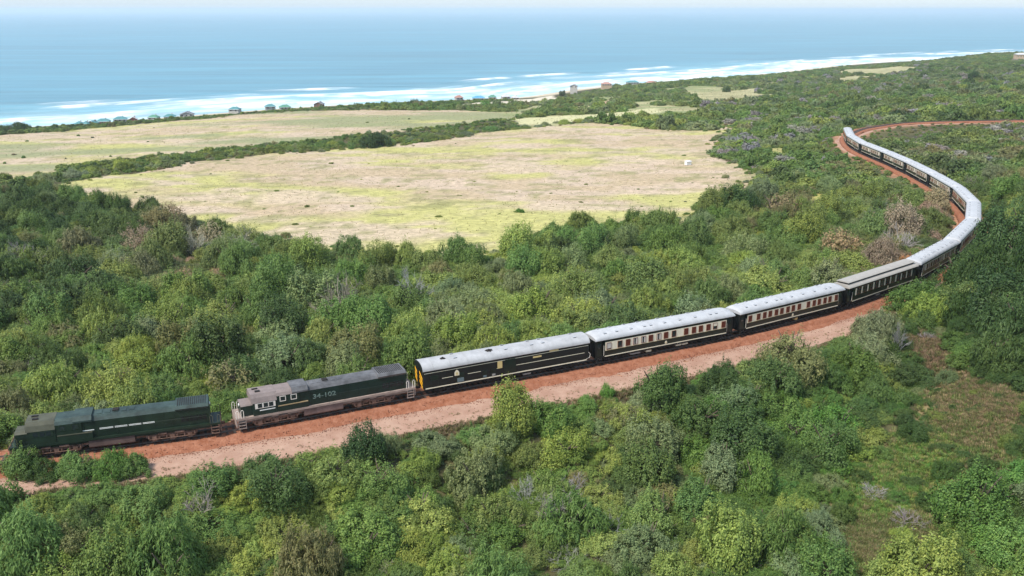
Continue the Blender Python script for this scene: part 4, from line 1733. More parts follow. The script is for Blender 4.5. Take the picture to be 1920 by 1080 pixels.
def crown_mesh(name, seed, lobes, clumps, per, leaf, flat=1.0, low=0.0, upright=False, mat='leaf', spread=.17, core=500):
    """unit crown about 1 m in radius: leaf sized faces on clumps on lobes"""
    rg = np.random.default_rng(seed)
    C, Rr = [], []
    for i in range(lobes):
        a = rg.uniform(0, 2 * np.pi)
        rr_ = np.sqrt(rg.uniform(0, 1)) * .70
        zz = rg.uniform(.15, .90) * (1 - rr_ * .58)
        C.append((rr_ * np.cos(a), rr_ * np.sin(a), zz))
        Rr.append(rg.uniform(.17, .42))
    C.append((rg.uniform(-.2, .2), rg.uniform(-.2, .2), .36))
    Rr.append(.48)
    C = np.array(C)
    Rr = np.array(Rr)
    cc, cn = [], []
    while len(cc) < clumps:
        i = rg.integers(len(C))
        d = rg.normal(size=3)
        d /= np.linalg.norm(d)
        if d[2] < -.55:
            continue
        p = C[i] + d * Rr[i] * rg.uniform(.86, 1.08)
        if p[2] < 0.02:
            continue
        inside = (np.linalg.norm((p - C), axis=1) < Rr * .80)
        inside[i] = False
        if inside.any():
            continue
        cc.append(p)
        cn.append(d)
    cc = np.array(cc)
    cn = np.array(cn)
    n = clumps * per
    k = np.repeat(np.arange(clumps), per)
    d = rg.normal(size=(n, 3))
    d /= np.linalg.norm(d, axis=1)[:, None]
    d = d + cn[k] * .55
    d /= np.linalg.norm(d, axis=1)[:, None]
    csize = rg.uniform(.5, 1.5, clumps)[k] * spread
    spray = (rg.uniform(0, 1, clumps) < .22)[k]           # shoots that stand out of the crown
    d = np.where(spray[:, None], d * np.array([.45, .45, 1.7]) + np.array([0, 0, .35]), d)
    p = cc[k] + d * (csize * rg.uniform(.35, 1.0, n))[:, None]
    nrm = d * .8 + cn[k] * .5 + rg.normal(0, .45, (n, 3)) + np.array([0, 0, .35])
    var = rg.uniform(0, 1, n) * .65 + rg.uniform(0, 1, clumps)[k] * .35
    size = leaf * rg.uniform(.6, 1.4, n)
    if core:                                             # inner leaves that close the crown, coloured darker as painted inner shade
        i = rg.integers(len(C), size=core)
        dc = rg.normal(size=(core, 3))
        dc /= np.linalg.norm(dc, axis=1)[:, None]
        pc = C[i] + dc * (Rr[i] * rg.uniform(.55, .85, core))[:, None]
        p = np.vstack([p, pc])
        nrm = np.vstack([nrm, dc + rg.normal(0, .3, (core, 3))])
        var = np.r_[var, rg.uniform(0, .6, core)]
        size = np.r_[size, leaf * 2.2 * rg.uniform(.7, 1.3, core)]
        n += core
    nrm /= np.linalg.norm(nrm, axis=1)[:, None]
    t = np.cross(nrm, rg.normal(size=(n, 3)))
    if upright:
        t = np.cross(np.cross(nrm, np.array([0, 0, 1.])), nrm) + rg.normal(0, .35, (n, 3))
    t /= np.linalg.norm(t, axis=1)[:, None] + 1e-9
    b = np.cross(nrm, t)
    la = size[:, None] * (1.5 if upright else 1.0)
    lb = size[:, None] * (.38 if upright else .62)
    p[:, 2] = np.maximum(p[:, 2], 0.01) * flat + low
    V = np.stack([p - t * la, p + b * lb, p + t * la, p - b * lb], 1).reshape(-1, 3)
    F = np.arange(n * 4).reshape(n, 4)
    me = np_mesh(name, V, F, [mat])
    at = me.attributes.new('leaf_var', 'FLOAT', 'FACE')
    at.data.foreach_set('value', var.astype(np.float32))
    return me


def twig_mesh(name, seed, n_main=7, depth=3, mat='twig', rad=.03):
    rg = random.Random(seed)
    mb = MB()
    var = []

    def grow(p, d, ln, r, k):
        q = p + d * ln
        mid = (p + q) / 2 + Vector((rg.uniform(-1, 1), rg.uniform(-1, 1), rg.uniform(-.5, .5))) * ln * .12
        a = len(mb.f)
        mb.tube([p, mid, q], [r, r * .8, r * .55], 3, False)
        var.extend([rg.random()] * (len(mb.f) - a))
        if k == 0:
            return
        for _ in range(rg.choice((2, 3, 3))):
            dd = (d + Vector((rg.gauss(0, .55), rg.gauss(0, .55), rg.gauss(.08, .4)))).normalized()
            grow(p + (q - p) * rg.uniform(.55, 1), dd, ln * rg.uniform(.55, .85), r * .6, k - 1)

    for i in range(n_main):
        a = 2 * math.pi * i / n_main + rg.uniform(-.4, .4)
        t = rg.uniform(.25, .95)
        grow(Vector((0, 0, 0)), Vector((math.cos(a) * t, math.sin(a) * t, rg.uniform(.5, 1))).normalized(), rg.uniform(.38, .6), rad, depth)
    me = mb.data(name, mat)
    at = me.attributes.new('leaf_var', 'FLOAT', 'FACE')
    at.data.foreach_set('value', np.array(var, np.float32))
    return me


def tuft_mesh(name, seed, n=26):
    rg = np.random.default_rng(seed)
    a = rg.uniform(0, 2 * np.pi, n)
    lean = rg.uniform(.1, .75, n)
    h = rg.uniform(.5, 1.0, n)
    base = np.stack([np.cos(a) * .12, np.sin(a) * .12, np.zeros(n)], 1)
    tip = np.stack([np.cos(a) * lean, np.sin(a) * lean, h], 1)
    side = np.stack([-np.sin(a), np.cos(a), np.zeros(n)], 1) * .07
    V = np.stack([base - side, base + side, tip], 1).reshape(-1, 3)
    F = np.arange(n * 3).reshape(n, 3)
    me = np_mesh(name, V, F, ['dry_grass'])
    at = me.attributes.new('leaf_var', 'FLOAT', 'FACE')
    at.data.foreach_set('value', rg.uniform(0, 1, n).astype(np.float32))
    return me


def trunk_mesh(name, seed, h=.55):
    rg = random.Random(seed)
    mb = MB()
    for i in range(rg.choice((1, 2, 3))):
        a = rg.uniform(0, 6.3)
        top = Vector((math.cos(a) * rg.uniform(.1, .35), math.sin(a) * rg.uniform(.1, .35), h))
        mb.tube([(0, 0, -.25), top * .5 + Vector((rg.uniform(-.06, .06), rg.uniform(-.06, .06), 0)), top], [.075, .055, .035], 6)
        for _ in range(4):
            b = rg.uniform(0, 6.3)
            q = top + Vector((math.cos(b) * .4, math.sin(b) * .4, rg.uniform(.1, .4)))
            mb.tube([top * rg.uniform(.6, 1), q], [.032, .012], 4)
    return mb.data(name, 'bark')


NEAR = [crown_mesh('crown_%02d' % i, 100 + i, *a) for i, a in enumerate([
    (16, 250, 54, .027, .95, 0.0), (20, 280, 48, .026, .85, 0.0), (13, 220, 58, .029, 1.15, 0.05), (24, 300, 46, .025, .8, 0.0),
    (17, 250, 52, .032, 1.0, 0.0, True), (14, 220, 56, .030, 1.15, 0.0, True), (28, 330, 42, .024, .9, 0.0, False, 'leaf', .13), (12, 200, 60, .030, 1.2, 0.06, False, 'leaf', .2),
    (22, 300, 44, .034, .9, 0.0, True, 'leaf', .15), (18, 240, 34, .024, .95, 0.0, False, 'leaf', .2, 250)])]
FARC = [crown_mesh('crown_far_%02d' % i, 300 + i, *a) for i, a in enumerate([
    (9, 120, 16, .075, .85, 0.0), (12, 130, 15, .07, .75, 0.0), (7, 110, 17, .08, 1.0, 0.0), (10, 120, 16, .075, .8, 0.0, True), (14, 140, 15, .07, .7, 0.0)])]
SPARSE = [crown_mesh('crown_sparse_%02d' % i, 500 + i, *a) for i, a in enumerate([
    (9, 130, 17, .04, .9, 0.0, False, 'leaf', .2, 120), (11, 150, 15, .042, .8, 0.0, True, 'leaf', .2, 100)])]
DEAD = [twig_mesh('twigs_%02d' % i, 40 + i, 8, 4) for i in range(3)]
TUFT = [tuft_mesh('tuft_%02d' % i, 70 + i) for i in range(3)]
TRUNK = [trunk_mesh('trunk_%02d' % i, 20 + i) for i in range(3)]

PAL = {  # leaf colour, and how one would call it
    'olive': ((0.195, 0.255, 0.060), 'olive green'),
    'mid': ((0.126, 0.228, 0.050), 'mid green'),
    'lime': ((0.300, 0.362, 0.075), 'yellow green'),
    'deep': ((0.056, 0.106, 0.028), 'dark green'),
    'fresh': ((0.115, 0.260, 0.048), 'fresh green'),
    'sage': ((0.225, 0.268, 0.130), 'grey green'),
    'brown': ((0.235, 0.200, 0.090), 'brownish'),
    'pink': ((0.430, 0.300, 0.200), 'pinkish dry'),
    'orange': ((0.480, 0.250, 0.110), 'orange'),
    'dead': ((0.310, 0.290, 0.255), 'bare grey'),
}
# (u, v, radius u, radius v, weights)
ZONES = [
    (90, 470, 210, 130, dict(deep=8, mid=4, olive=1, brown=1)),
    (300, 490, 120, 70, dict(pink=4, brown=3, olive=2, sage=2, deep=1)),
    (480, 450, 110, 45, dict(sage=3, brown=2, olive=3, mid=2, dead=1.2)),
    (170, 690, 260, 90, dict(mid=4, olive=4, lime=3, brown=1, deep=2)),
    (600, 610, 180, 90, dict(mid=4, olive=3, deep=2, sage=1, lime=1)),
    (900, 560, 260, 90, dict(mid=4, olive=4, lime=3, sage=2)),
    (1080, 460, 160, 60, dict(mid=4, olive=4, deep=2, lime=1)),
    (1400, 500, 200, 80, dict(mid=4, olive=3, lime=3, sage=2, brown=1)),
    (1640, 480, 60, 45, dict(pink=4, brown=2, olive=2)),
    (1740, 425, 50, 40, dict(pink=3, brown=3, olive=1)),
    (1560, 380, 140, 70, dict(mid=4, olive=3, lime=2, sage=2, brown=1, deep=1)),
    (1420, 385, 90, 40, dict(brown=4, deep=2, olive=3)),
    (1430, 250, 120, 60, dict(mid=4, sage=3, olive=3, lime=1, dead=1)),
    (1680, 170, 260, 50, dict(sage=4, olive=3, mid=4, deep=3, dead=1.3, brown=1)),
    (1780, 280, 150, 50, dict(brown=4, sage=3, olive=3, dead=1.4, deep=3)),
    (1880, 350, 80, 60, dict(deep=3, mid=3, olive=3, brown=2)),
    (1200, 185, 200, 35, dict(sage=4, olive=4, mid=4, lime=1)),
    (1200, 215, 160, 25, dict(lime=4, olive=3, mid=2)),
    (1830, 560, 130, 150, dict(deep=12, olive=1, mid=2)),
    (600, 960, 420, 130, dict(olive=4, lime=3, mid=3.5, deep=1)),
    (250, 900, 280, 60, dict(deep=4, mid=4, olive=2)),
    (100, 1010, 200, 80, dict(olive=4, brown=.7, mid=3, lime=1)),
    (700, 800, 160, 60, dict(deep=3, mid=4, olive=2, fresh=1)),
    (980, 760, 130, 60, dict(fresh=2, lime=3, mid=3, olive=1)),
    (1120, 830, 220, 90, dict(mid=3, olive=3, brown=1, lime=2)),
    (1420, 740, 260, 120, dict(mid=5, deep=4, fresh=2, olive=2)),
    (1450, 940, 230, 110, dict(deep=4, mid=4, olive=2, sage=1, fresh=1)),
    (1100, 1000, 200, 80, dict(olive=4, lime=2, sage=2, dead=1.2, mid=2)),
    (1780, 950, 170, 120, dict(mid=4, deep=3, fresh=2, olive=2)),
    (350, 235, 400, 16, dict(mid=4, deep=3, olive=2)),
]
_zc = []
for u, v, ru, rv, wts in ZONES:
    p = cast(u, v)
    _zc.append((math.atan2(p[0], p[1]), math.log(np.hypot(*p)), abs(math.atan2(*cast(u + ru * .7, v)) - math.atan2(*p)) + .01,
                max(abs(math.log(np.hypot(*cast(u, max(v - rv * .7, 60)))) - math.log(np.hypot(*p))), .03), wts))
_az = np.array([z[:4] for z in _zc])
DEFAULT = dict(mid=4, olive=3, deep=2, sage=1.5, lime=1.5, brown=.5)
rs = np.random.default_rng(11)


def pick_tint(x, y, q):
    a, l = math.atan2(x, y), math.log(math.hypot(x, y))
    k = np.exp(-(((a - _az[:, 0]) / _az[:, 2]) ** 2 + ((l - _az[:, 1]) / _az[:, 3]) ** 2))
    w = {n: .25 * c for n, c in DEFAULT.items()}
    for i in np.nonzero(k > .05)[0]:
        for n, c in _zc[i][4].items():
            w[n] = w.get(n, 0) + c * k[i]
    names = list(w)
    pw = np.array([w[n] for n in names])
    av = sum(np.array(PAL[n][0]) * c for n, c in zip(names, pw) if n not in ('dead', 'orange')) / max(sum(c for n, c in zip(names, pw) if n not in ('dead', 'orange')), 1e-6)
    return names[min(int(np.searchsorted(np.cumsum(pw / pw.sum()), q)), len(names) - 1)], av


def scatter(spacing, y0, y1, jitter=.5):
    xs_, ys_ = [], []
    y = y0
    while y < y1:
        hw = (y + 40) * .74 + 15
        n = int(2 * hw / spacing)
        xs_.append(np.linspace(-hw, hw, n) + rs.uniform(-jitter, jitter, n) * spacing)
        ys_.append(np.full(n, y) + rs.uniform(-jitter, jitter, n) * spacing)
        y += spacing * .88
    return np.concatenate(xs_), np.concatenate(ys_)


def open_mask(x, y, r):
    """True where a plant may stand"""
    ok = np.ones(len(x), bool)
    wx_ = x + (fbm(x * .06, y * .06, 31) - .5) * 9
    wy_ = y + (fbm(x * .06, y * .06, 47) - .5) * 9
    for P in CLEAR[:9]:
        ok &= ~in_poly(wx_, wy_, P)
    for P in CLEAR[9:]:                                  # the small hollows are half overgrown
        ok &= ~(in_poly(wx_, wy_, P) & (fbm(x * .2, y * .2, 77, 2) < .54))
    ok |= in_poly(x, y, P_EAST) & (fbm(x * .03, y * .012, 58, 3) > .56)
    ok &= ~(in_poly(x, y, P_MIX) & (fbm(x * .022, y * .011, 55, 3) < .53))
    ok &= ~(in_poly(x, y, P_LOW) & (rs.uniform(0, 1, len(x)) < .4))
    d, side, s, _ = near_track(x, y)
    roadw = (1 - smooth(S0 + 56, S0 + 84, s)) * (.3 + .7 * smooth(S0 - 62, S0 - 22, s))
    lim = np.where(side > 0, 3.5 + 5.2 * roadw, 3.4) + r * .55
    lim = np.where((side < 0) & (s > S0 + 262) & (s < S0 + 318), 4.4 + r * .6, lim)
    lim = np.where((side < 0) & (s > S0 + 150) & (s <= S0 + 262), 2.6 + r * .6, lim)
    ok &= d > lim
    ok &= shore_dist(x, y) > np.where(x < 60, 178 + (fbm(x * .03, y * .03, 7) - .5) * 30, 60)
    return ok


plants = []          # x, y, r, height factor, tint name, mesh list key, index


AVG = {}


def add_scatter(spacing, y0, y1, rlo, rhi, mesh_key, hlo=.72, hhi=1.15):
    x, y = scatter(spacing, y0, y1)
    big = fbm(x * .03, y * .03, 131, 3)
    r = rlo + (rhi - rlo) * np.clip(rs.beta(1.6, 2.2, len(x)) * .75 + (big - .35) * .8, 0, 1)
    sdd = shore_dist(x, y)
    dd_, sd_, ss_, _q = near_track(x, y)
    r = np.where((sdd < 290) & (x < 120), np.minimum(r * .75, 2.3), r)
    r = np.where((sd_ > 0) & (ss_ > S0 + 305) & (dd_ < 26), np.minimum(r * .45, .9), r)
    r = np.where((sd_ < 0) & (ss_ > S0 + 160) & (dd_ < 11), np.minimum(r, 1.3), r)
    r = np.where(in_poly(x, y, P_HEDGE), np.minimum(r * .6, 1.9), r)
    r = np.where(in_poly(x, y, P_LOW), np.minimum(r * .6, 1.5), r)
    m = open_mask(x, y, r)
    fq = .16 if mesh_key == 'near' else .055
    q = np.clip((fbm(x * fq, y * fq, 401, 2) - .5) * 1.9 + .5, 0, .999)
    q = (q * .72 + rs.uniform(0, .28, len(x)) + vnoise(x * .02, y * .02, 403)) % 1.0
    for a, b, c, qq in zip(x[m], y[m], r[m], q[m]):
        t, av = pick_tint(a, b, qq)
        if mesh_key == 'near' and rs.uniform() < .013:
            t = 'dead'
        AVG[len(plants)] = av
        plants.append([a, b, c, rs.uniform(hlo, hhi), t, mesh_key, rs.integers(1000)])


add_scatter(2.6, 36, 130, 1.4, 3.3, 'near', .5, 1.0)
add_scatter(2.1, 36, 130, 1.0, 2.0, 'near', .35, .65)
add_scatter(2.8, 130, 235, 1.4, 3.4, 'near', .45, .9)
add_scatter(2.6, 130, 235, 1.2, 2.2, 'near', .35, .6)
add_scatter(7.2, 36, 130, 2.4, 4.4, 'near', 1.0, 1.5)
add_scatter(7.6, 120, 240, 2.6, 5.2, 'near', 1.0, 1.5)
add_scatter(11.0, 240, 420, 3.0, 5.0, 'far', .9, 1.3)
add_scatter(15.0, 420, 1100, 3.6, 6.5, 'far', .9, 1.3)
add_scatter(3.6, 235, 420, 1.6, 4.6, 'far', .55, .95)
add_scatter(5.2, 420, 1500, 2.4, 6.6, 'far', .45, .85)


def hero(u, v, r, hf, tint, label, key='near', idx=0, name=None):
    p = cast(u, v)
    plants.append([p[0], p[1], r, hf, tint, key, idx, label, name])


hero(705, 276, 6.6, 1.0, 'deep', 'large dark green domed bush in the hedge between the two fields', 'near', 1)
hero(975, 400, 1.1, 1, 'fresh', 'lone small green bush in the middle of the pasture', 'near', 0)
hero(690, 706, 2.9, .9, 'lime', 'bright yellow green bush behind the back of the second locomotive', 'near', 3)
hero(1697, 508, 2.0, 1.2, 'orange', 'orange leaved shrub behind the bend of the train', 'near', 2)
hero(35, 888, 2.4, 1.2, 'mid', 'green shrub hiding the rails ahead of the leading locomotive', 'near', 0)
hero(150, 893, 2.3, 1.2, 'mid', 'leafy shrub hiding the road below the middle of the leading locomotive', 'near', 1)
hero(205, 892, 2.2, 1.1, 'mid', 'rounded green shrub at the far end of the visible dirt road', 'near', 5)
hero(255, 888, 1.9, 1.1, 'mid', 'low green shrub in front of the leading fuel tank', 'near', 0)
hero(90, 892, 2.0, 1.1, 'deep', 'dark shrub under the nose of the leading locomotive', 'near', 3)
hero(1662, 512, 1.1, .8, 'orange', 'low rusty orange shrub beside the taller orange one', 'near', 6)
hero(1620, 520, 3.2, .8, 'pink', 'wide pinkish dry shrub behind the tan roofed saloon', 'near', 3)
hero(960, 800, 3.1, 1.35, 'olive', 'tall olive tree covering part of the baggage van wheels', 'near', 7)
hero(1035, 810, 2.5, 1.2, 'mid', 'bushy green tree beside the tall olive one in front of the baggage van', 'near', 2)
hero(1140, 745, 1.0, 1.5, 'fresh', 'slim little green sapling on the road edge by the coupling of van and coach', 'near', 5)
hero(685, 868, 2.5, 1.35, 'deep', 'dark green tree poking over the dirt road below the second locomotive', 'near', 7)
hero(1090, 196, 4.2, 1.1, 'mid', 'green bushes patch south of the shore houses', 'far', 2)
hero(1054, 180, 4.4, 1.2, 'deep', 'round dark green tree beside the steep gabled house', 'near', 2)
hero(35, 246, 8, .75, 'deep', 'dark spreading tree at the edge of the bluff by the sea', 'near', 1)
hero(10, 250, 6, .8, 'deep', 'dark tree partly cut by the picture edge on the bluff', 'near', 0)
hero(1825, 156, 6, 1.4, 'deep', 'dark conical conifer on the eastern hillside', 'near', 7)
for k, (u, v, r, t) in enumerate([(600, 204, 3.4, 'mid'), (640, 203, 4.4, 'mid'), (672, 203, 4.0, 'olive'), (705, 202, 5.2, 'mid'), (742, 202, 6.0, 'mid'), (775, 202, 7.0, 'deep'), (806, 202, 5.4, 'deep'), (910, 200, 5.0, 'fresh'), (930, 200, 4.0, 'deep')]):
    hero(u, v, r, .8, t, '%s tree on the bluff edge, %s in line from the dark cottage' % (PAL[t][1], ['first', 'second', 'third', 'fourth', 'fifth', 'sixth', 'seventh', 'eighth', 'ninth'][k]), 'near', k)
hero(1362, 172, 4, 1.2, 'deep', 'dark spiky tree beside the pale eastern clearing', 'near', 5)
hero(1680, 225, 5, .9, 'deep', 'dark round bush beside the empty far track', 'near', 2)
hero(1450, 412, 5.4, 1.2, 'brown', 'large brownish tree at the pasture corner', 'near', 0)
hero(1385, 408, 5.0, 1.25, 'deep', 'dark tree beside the brownish one at the pasture corner', 'near', 2)
hero(1195, 446, 4.2, 1.2, 'olive', 'olive tree standing proud on the near edge of the pasture', 'near', 3)
hero(1500, 405, 4.6, 1.15, 'brown', 'second brownish tree at the pasture corner, nearer the train', 'near', 9)
hero(1335, 425, 4.4, 1.2, 'mid', 'green tree on the near pasture edge beside the dark one', 'near', 0)
hero(1060, 470, 4.4, 1.1, 'mid', 'large green tree below the near pasture edge', 'near', 1)
hero(1120, 480, 4.6, 1.15, 'deep', 'dark tree below the olive one on the pasture slope', 'near', 3)
hero(1100, 430, 2.6, 1.1, 'sage', 'grey green tree on the near edge of the pasture', 'near', 6)
hero(490, 600, 3.4, 1.0, 'deep', 'dark rounded tree in the hollow behind the locomotives', 'near', 2)
hero(350, 580, 2.6, 1.2, 'deep', 'very dark shrub below the pinkish dry slope', 'near', 3)
hero(780, 985, 3.2, .95, 'lime', 'dense rounded yellow green bush in the front thicket', 'near', 3)
hero(545, 935, 1.9, 1.0, 'orange', 'yellow orange tinged shrub in the front thicket', 'near', 6)
hero(1030, 935, 2.4, 1.0, 'olive', 'olive shrub with tan tips in the front thicket', 'near', 4)
hero(380, 975, 1.9, 1.7, 'dead', 'bare grey twiggy shrub below the leading locomotive', 'dead', 0)
hero(1040, 1010, 2.2, 1.7, 'dead', 'bare grey shrub in the middle of the front thicket', 'dead', 1)
hero(985, 950, 1.8, 1.7, 'dead', 'pale bare shrub above the other bare one in the front thicket', 'dead', 2)
hero(1680, 660, 1.8, 1.7, 'dead', 'grey bare shrub on the bank below the saloon coach', 'dead', 1)
hero(1700, 985, 2.0, .8, 'dead', 'fallen bleached branches in the dry clearing', 'dead', 2)
hero(1635, 930, 1.7, .8, 'dead', 'bleached dead shrub at the edge of the grassy hollow', 'dead', 0)
hero(1640, 292, 2.6, .7, 'dead', 'bare grey shrub in front of the far coaches', 'dead', 1)
for k, (u, v, r, t) in enumerate([(1795, 552, 4.0, 'deep'), (1835, 525, 4.6, 'deep'), (1880, 505, 5.2, 'deep'), (1920, 485, 5.4, 'olive'), (1850, 560, 4.4, 'deep'), (1905, 550, 5.0, 'deep'), (1815, 580, 4.0, 'deep'), (1870, 600, 4.6, 'deep'), (1915, 640, 4.8, 'deep'), (1830, 590, 4.0, 'olive'), (1890, 610, 4.6, 'deep'), 
                                   (1900, 450, 4.0, 'olive')]):
    hero(u, v, r, 1.75 if v < 580 else 1.3, t, None, 'near', k)
# hedge rows along the pasture
HEDGE = [(90, 340), (150, 332), (180, 322), (225, 318), (262, 312), (300, 305), (335, 300), (372, 297), (410, 294), (450, 290), (490, 286), (530, 283), (575, 281), (610, 277), (640, 275), (760, 268), (795, 265), (830, 261),
         (862, 257), (895, 252), (925, 247), (955, 243), (985, 239), (1015, 236), (1050, 233), (1090, 228), (1130, 226), (1215, 238), (1240, 240), (1268, 241), (1296, 242), (1322, 241), (1230, 226), (1270, 228), (1310, 230), (1255, 216), (1300, 218), (1335, 222), (1345, 208)]
for k, (u, v) in enumerate(HEDGE):
    for q in range(2):
        t = ['lime', 'olive', 'mid', 'olive', 'sage'][int(rs.integers(5))] if u < 1200 else ['olive', 'mid', 'lime'][int(rs.integers(3))]
        hero(u + rs.uniform(-12, 12), v + rs.uniform(-4, 3), rs.uniform(2.2, 4.0), rs.uniform(.55, .8), t, None, 'near', int(rs.integers(8)), 'hedge')
# scattered little shrubs in the open grass
for k in range(90):
    u, v = rs.uniform(200, 1390), rs.uniform(262, 440)
    p = cast(u, v)
    if in_poly(np.array([p[0]]), np.array([p[1]]), P_FIELD)[0]:
        plants.append([p[0], p[1], rs.uniform(.2, .55) if k % 6 else rs.uniform(.5, .9), .6, ['olive', 'lime', 'olive', 'mid'][k % 4], 'near', k, None, 'field'])
for P_ in (P_FIELD, P_UPPER):                            # ragged edge of low scrub round the open ground
    q = np.vstack([P_, P_[:1]])
    ln = np.r_[0, np.cumsum(np.linalg.norm(np.diff(q, axis=0), axis=1))]
    for k in range(520):
        t_ = rs.uniform(0, ln[-1])
        x_ = np.interp(t_, ln, q[:, 0]) + rs.normal(0, 2.5)
        y_ = np.interp(t_, ln, q[:, 1]) + rs.normal(0, 3)
        plants.append([x_, y_, rs.uniform(.35, 1.5), rs.uniform(.5, .9), ['olive', 'lime', 'sage', 'mid', 'brown'][k % 5], 'near', k, None, 'field'])
for k in range(40):
    u, v = rs.uniform(0, 1000), rs.uniform(205, 320)
    p = cast(u, v)
    if in_poly(np.array([p[0]]), np.array([p[1]]), P_UPPER)[0]:
        plants.append([p[0], p[1], rs.uniform(.4, 1.1), .9, ['olive', 'brown', 'deep', 'mid'][k % 4], 'near', k, None, 'field'])

PX = np.array([p[0] for p in plants])
PY = np.array([p[1] for p in plants])
PR = np.array([p[2] for p in plants])
PH = np.array([p[3] for p in plants])
PZ = terrain(PX, PY) - 0.12 * PR
su, sv, sf = project(PX, PY, PZ + PR * PH * .6)
size_px = PR * FPX / sf
in_view = (su > -20) & (su < 1940) & (sv > 0) & (sv < 1085)
is_hero = np.array([len(p) > 7 and (p[7] is not None) for p in plants])
score = np.where(in_view, size_px, 0) + is_hero * 1e4
order = np.argsort(-score)
chosen = set(order[:300].tolist())


def tint_of(name, i=-1):
    c = np.array(PAL[name][0])
    if i in AVG and name not in ('dead', 'orange'):
        c = c * .62 + AVG[i] * .38
    c = c * rs.uniform(.82, 1.2) * np.array([rs.uniform(.92, 1.1), 1.0, rs.uniform(.85, 1.15)])
    return tuple(float(q) for q in c)


LIB = {'near': NEAR, 'far': FARC, 'dead': DEAD, 'sparse': SPARSE}


def mesh_for(p):
    key = p[5]
    if p[4] == 'dead':
        key = 'dead' if key != 'far' else 'far'
    elif p[4] in ('pink', 'brown') and key == 'near' and p[6] % 3 == 0:
        key = 'sparse'
    lst = LIB[key]
    return key, int(p[6]) % len(lst)


# --- the 300 that show largest: things of their own, with labels that say which one
VEH = [(-1e9, S0 - 20, 'the leading locomotive'), (S0 - 20, S0, 'the second locomotive')] + [
    (S0 + k * PITCH_COACH, S0 + (k + 1) * PITCH_COACH, n) for k, n in enumerate(('the baggage van', 'the first coach', 'the second coach', 'the saloon coach'))] + [(S0 + 4 * PITCH_COACH, 1e9, 'the bend')]
ORD = ['first', 'second', 'third', 'fourth', 'fifth', 'sixth', 'seventh', 'eighth', 'ninth', 'tenth', 'eleventh', 'twelfth', 'thirteenth', 'fourteenth', 'fifteenth', 'sixteenth', 'seventeenth', 'eighteenth', 'nineteenth', 'twentieth']


def ordinal(n):
    if n < 20:
        return ORD[n]
    return 'number %d' % (n + 1)


def size_word(r):
    return 'small' if r < 1.6 else ('midsize' if r < 2.5 else 'large')


cd, cside, cs_, _ = near_track(PX, PY)
buckets = {}
for i in chosen:
    p = plants[i]
    if len(p) > 7 and p[7]:
        continue
    u, v = su[i], sv[i]
    if len(p) > 8 and p[8] == 'hedge':
        where = 'in the hedge between the fields'
    elif len(p) > 8 and p[8] == 'field':
        where = 'standing in the open pasture'
    else:
        veh = [n for a, b, n in VEH if a <= cs_[i] < b][0]
        if cside[i] > 0 and v > 520:
            if v > 1010:
                where = 'along the bottom edge below ' + veh
            elif v > 930:
                where = 'in the second row below ' + veh
            elif cd[i] < 17:
                where = 'bordering the road by ' + veh
            elif u > 1500:
                where = 'near the grassy hollow below ' + veh
            else:
                where = 'amid the front thicket below ' + veh
        elif cd[i] < 22:
            where = 'just behind ' + veh
        elif v > 520:
            where = 'in the hollow beyond ' + veh
        else:
            where = 'on the pasture slope beyond ' + veh
    key = (size_word(p[2]), PAL[p[4]][1], where)
    buckets.setdefault(key, []).append(i)
LABEL = {}
for key, lst in buckets.items():
    lst.sort(key=lambda q: su[q])
    sz, tn, where = key
    noun = 'twiggy shrub' if tn == 'bare grey' else 'shrub'
    for n, i in enumerate(lst):
        if len(lst) == 1:
            LABEL[i] = '%s %s %s %s' % (sz, tn, noun, where)
        else:
            LABEL[i] = '%s %s %s %s, %s from left' % (sz, tn, noun, where, ordinal(n))

for i in sorted(chosen):
    p = plants[i]
    key, k = mesh_for(p)
    lab = p[7] if len(p) > 7 and p[7] else LABEL[i]
    tint = tint_of(p[4], i)
    rz = float(rs.uniform(0, 6.28))
    if key == 'dead':
        o = inst('dead_shrub', DEAD[k], None, (PX[i], PY[i], PZ[i]), rz)
        o.scale = (PR[i], PR[i], PR[i] * PH[i])
        o['tint'] = tint
        tag(o, lab, 'shrub', 'bush growing round the railway')
        continue
    root = tag(empty('shrub', (PX[i], PY[i], PZ[i])), lab, 'shrub', 'bush growing round the railway')
    root.rotation_euler = (0, 0, rz)
    sq = float(rs.uniform(.85, 1.2))
    root.scale = (PR[i] * sq, PR[i] / sq, PR[i] * PH[i])
    c = inst('crown', LIB[key][k], root)
    c['tint'] = tint
    inst('trunk', TRUNK[i % 3], root)

# --- all the rest of the bush is one mass
rest = np.array([i for i in range(len(plants)) if i not in chosen])
lib_col = bpy.data.collections.new('plant_library')
names = []
for key in ('near', 'far', 'dead', 'sparse'):
    for k, me_ in enumerate(LIB[key]):
        o = bpy.data.objects.new('lib_%02d_%s' % (len(names), key), me_)
        lib_col.objects.link(o)
        names.append((key, k))
for k, me_ in enumerate(TUFT):
    o = bpy.data.objects.new('lib_%02d_tuft' % len(names), me_)
    lib_col.objects.link(o)
    names.append(('tuft', k))
N_IDX = {n: i for i, n in enumerate(names)}


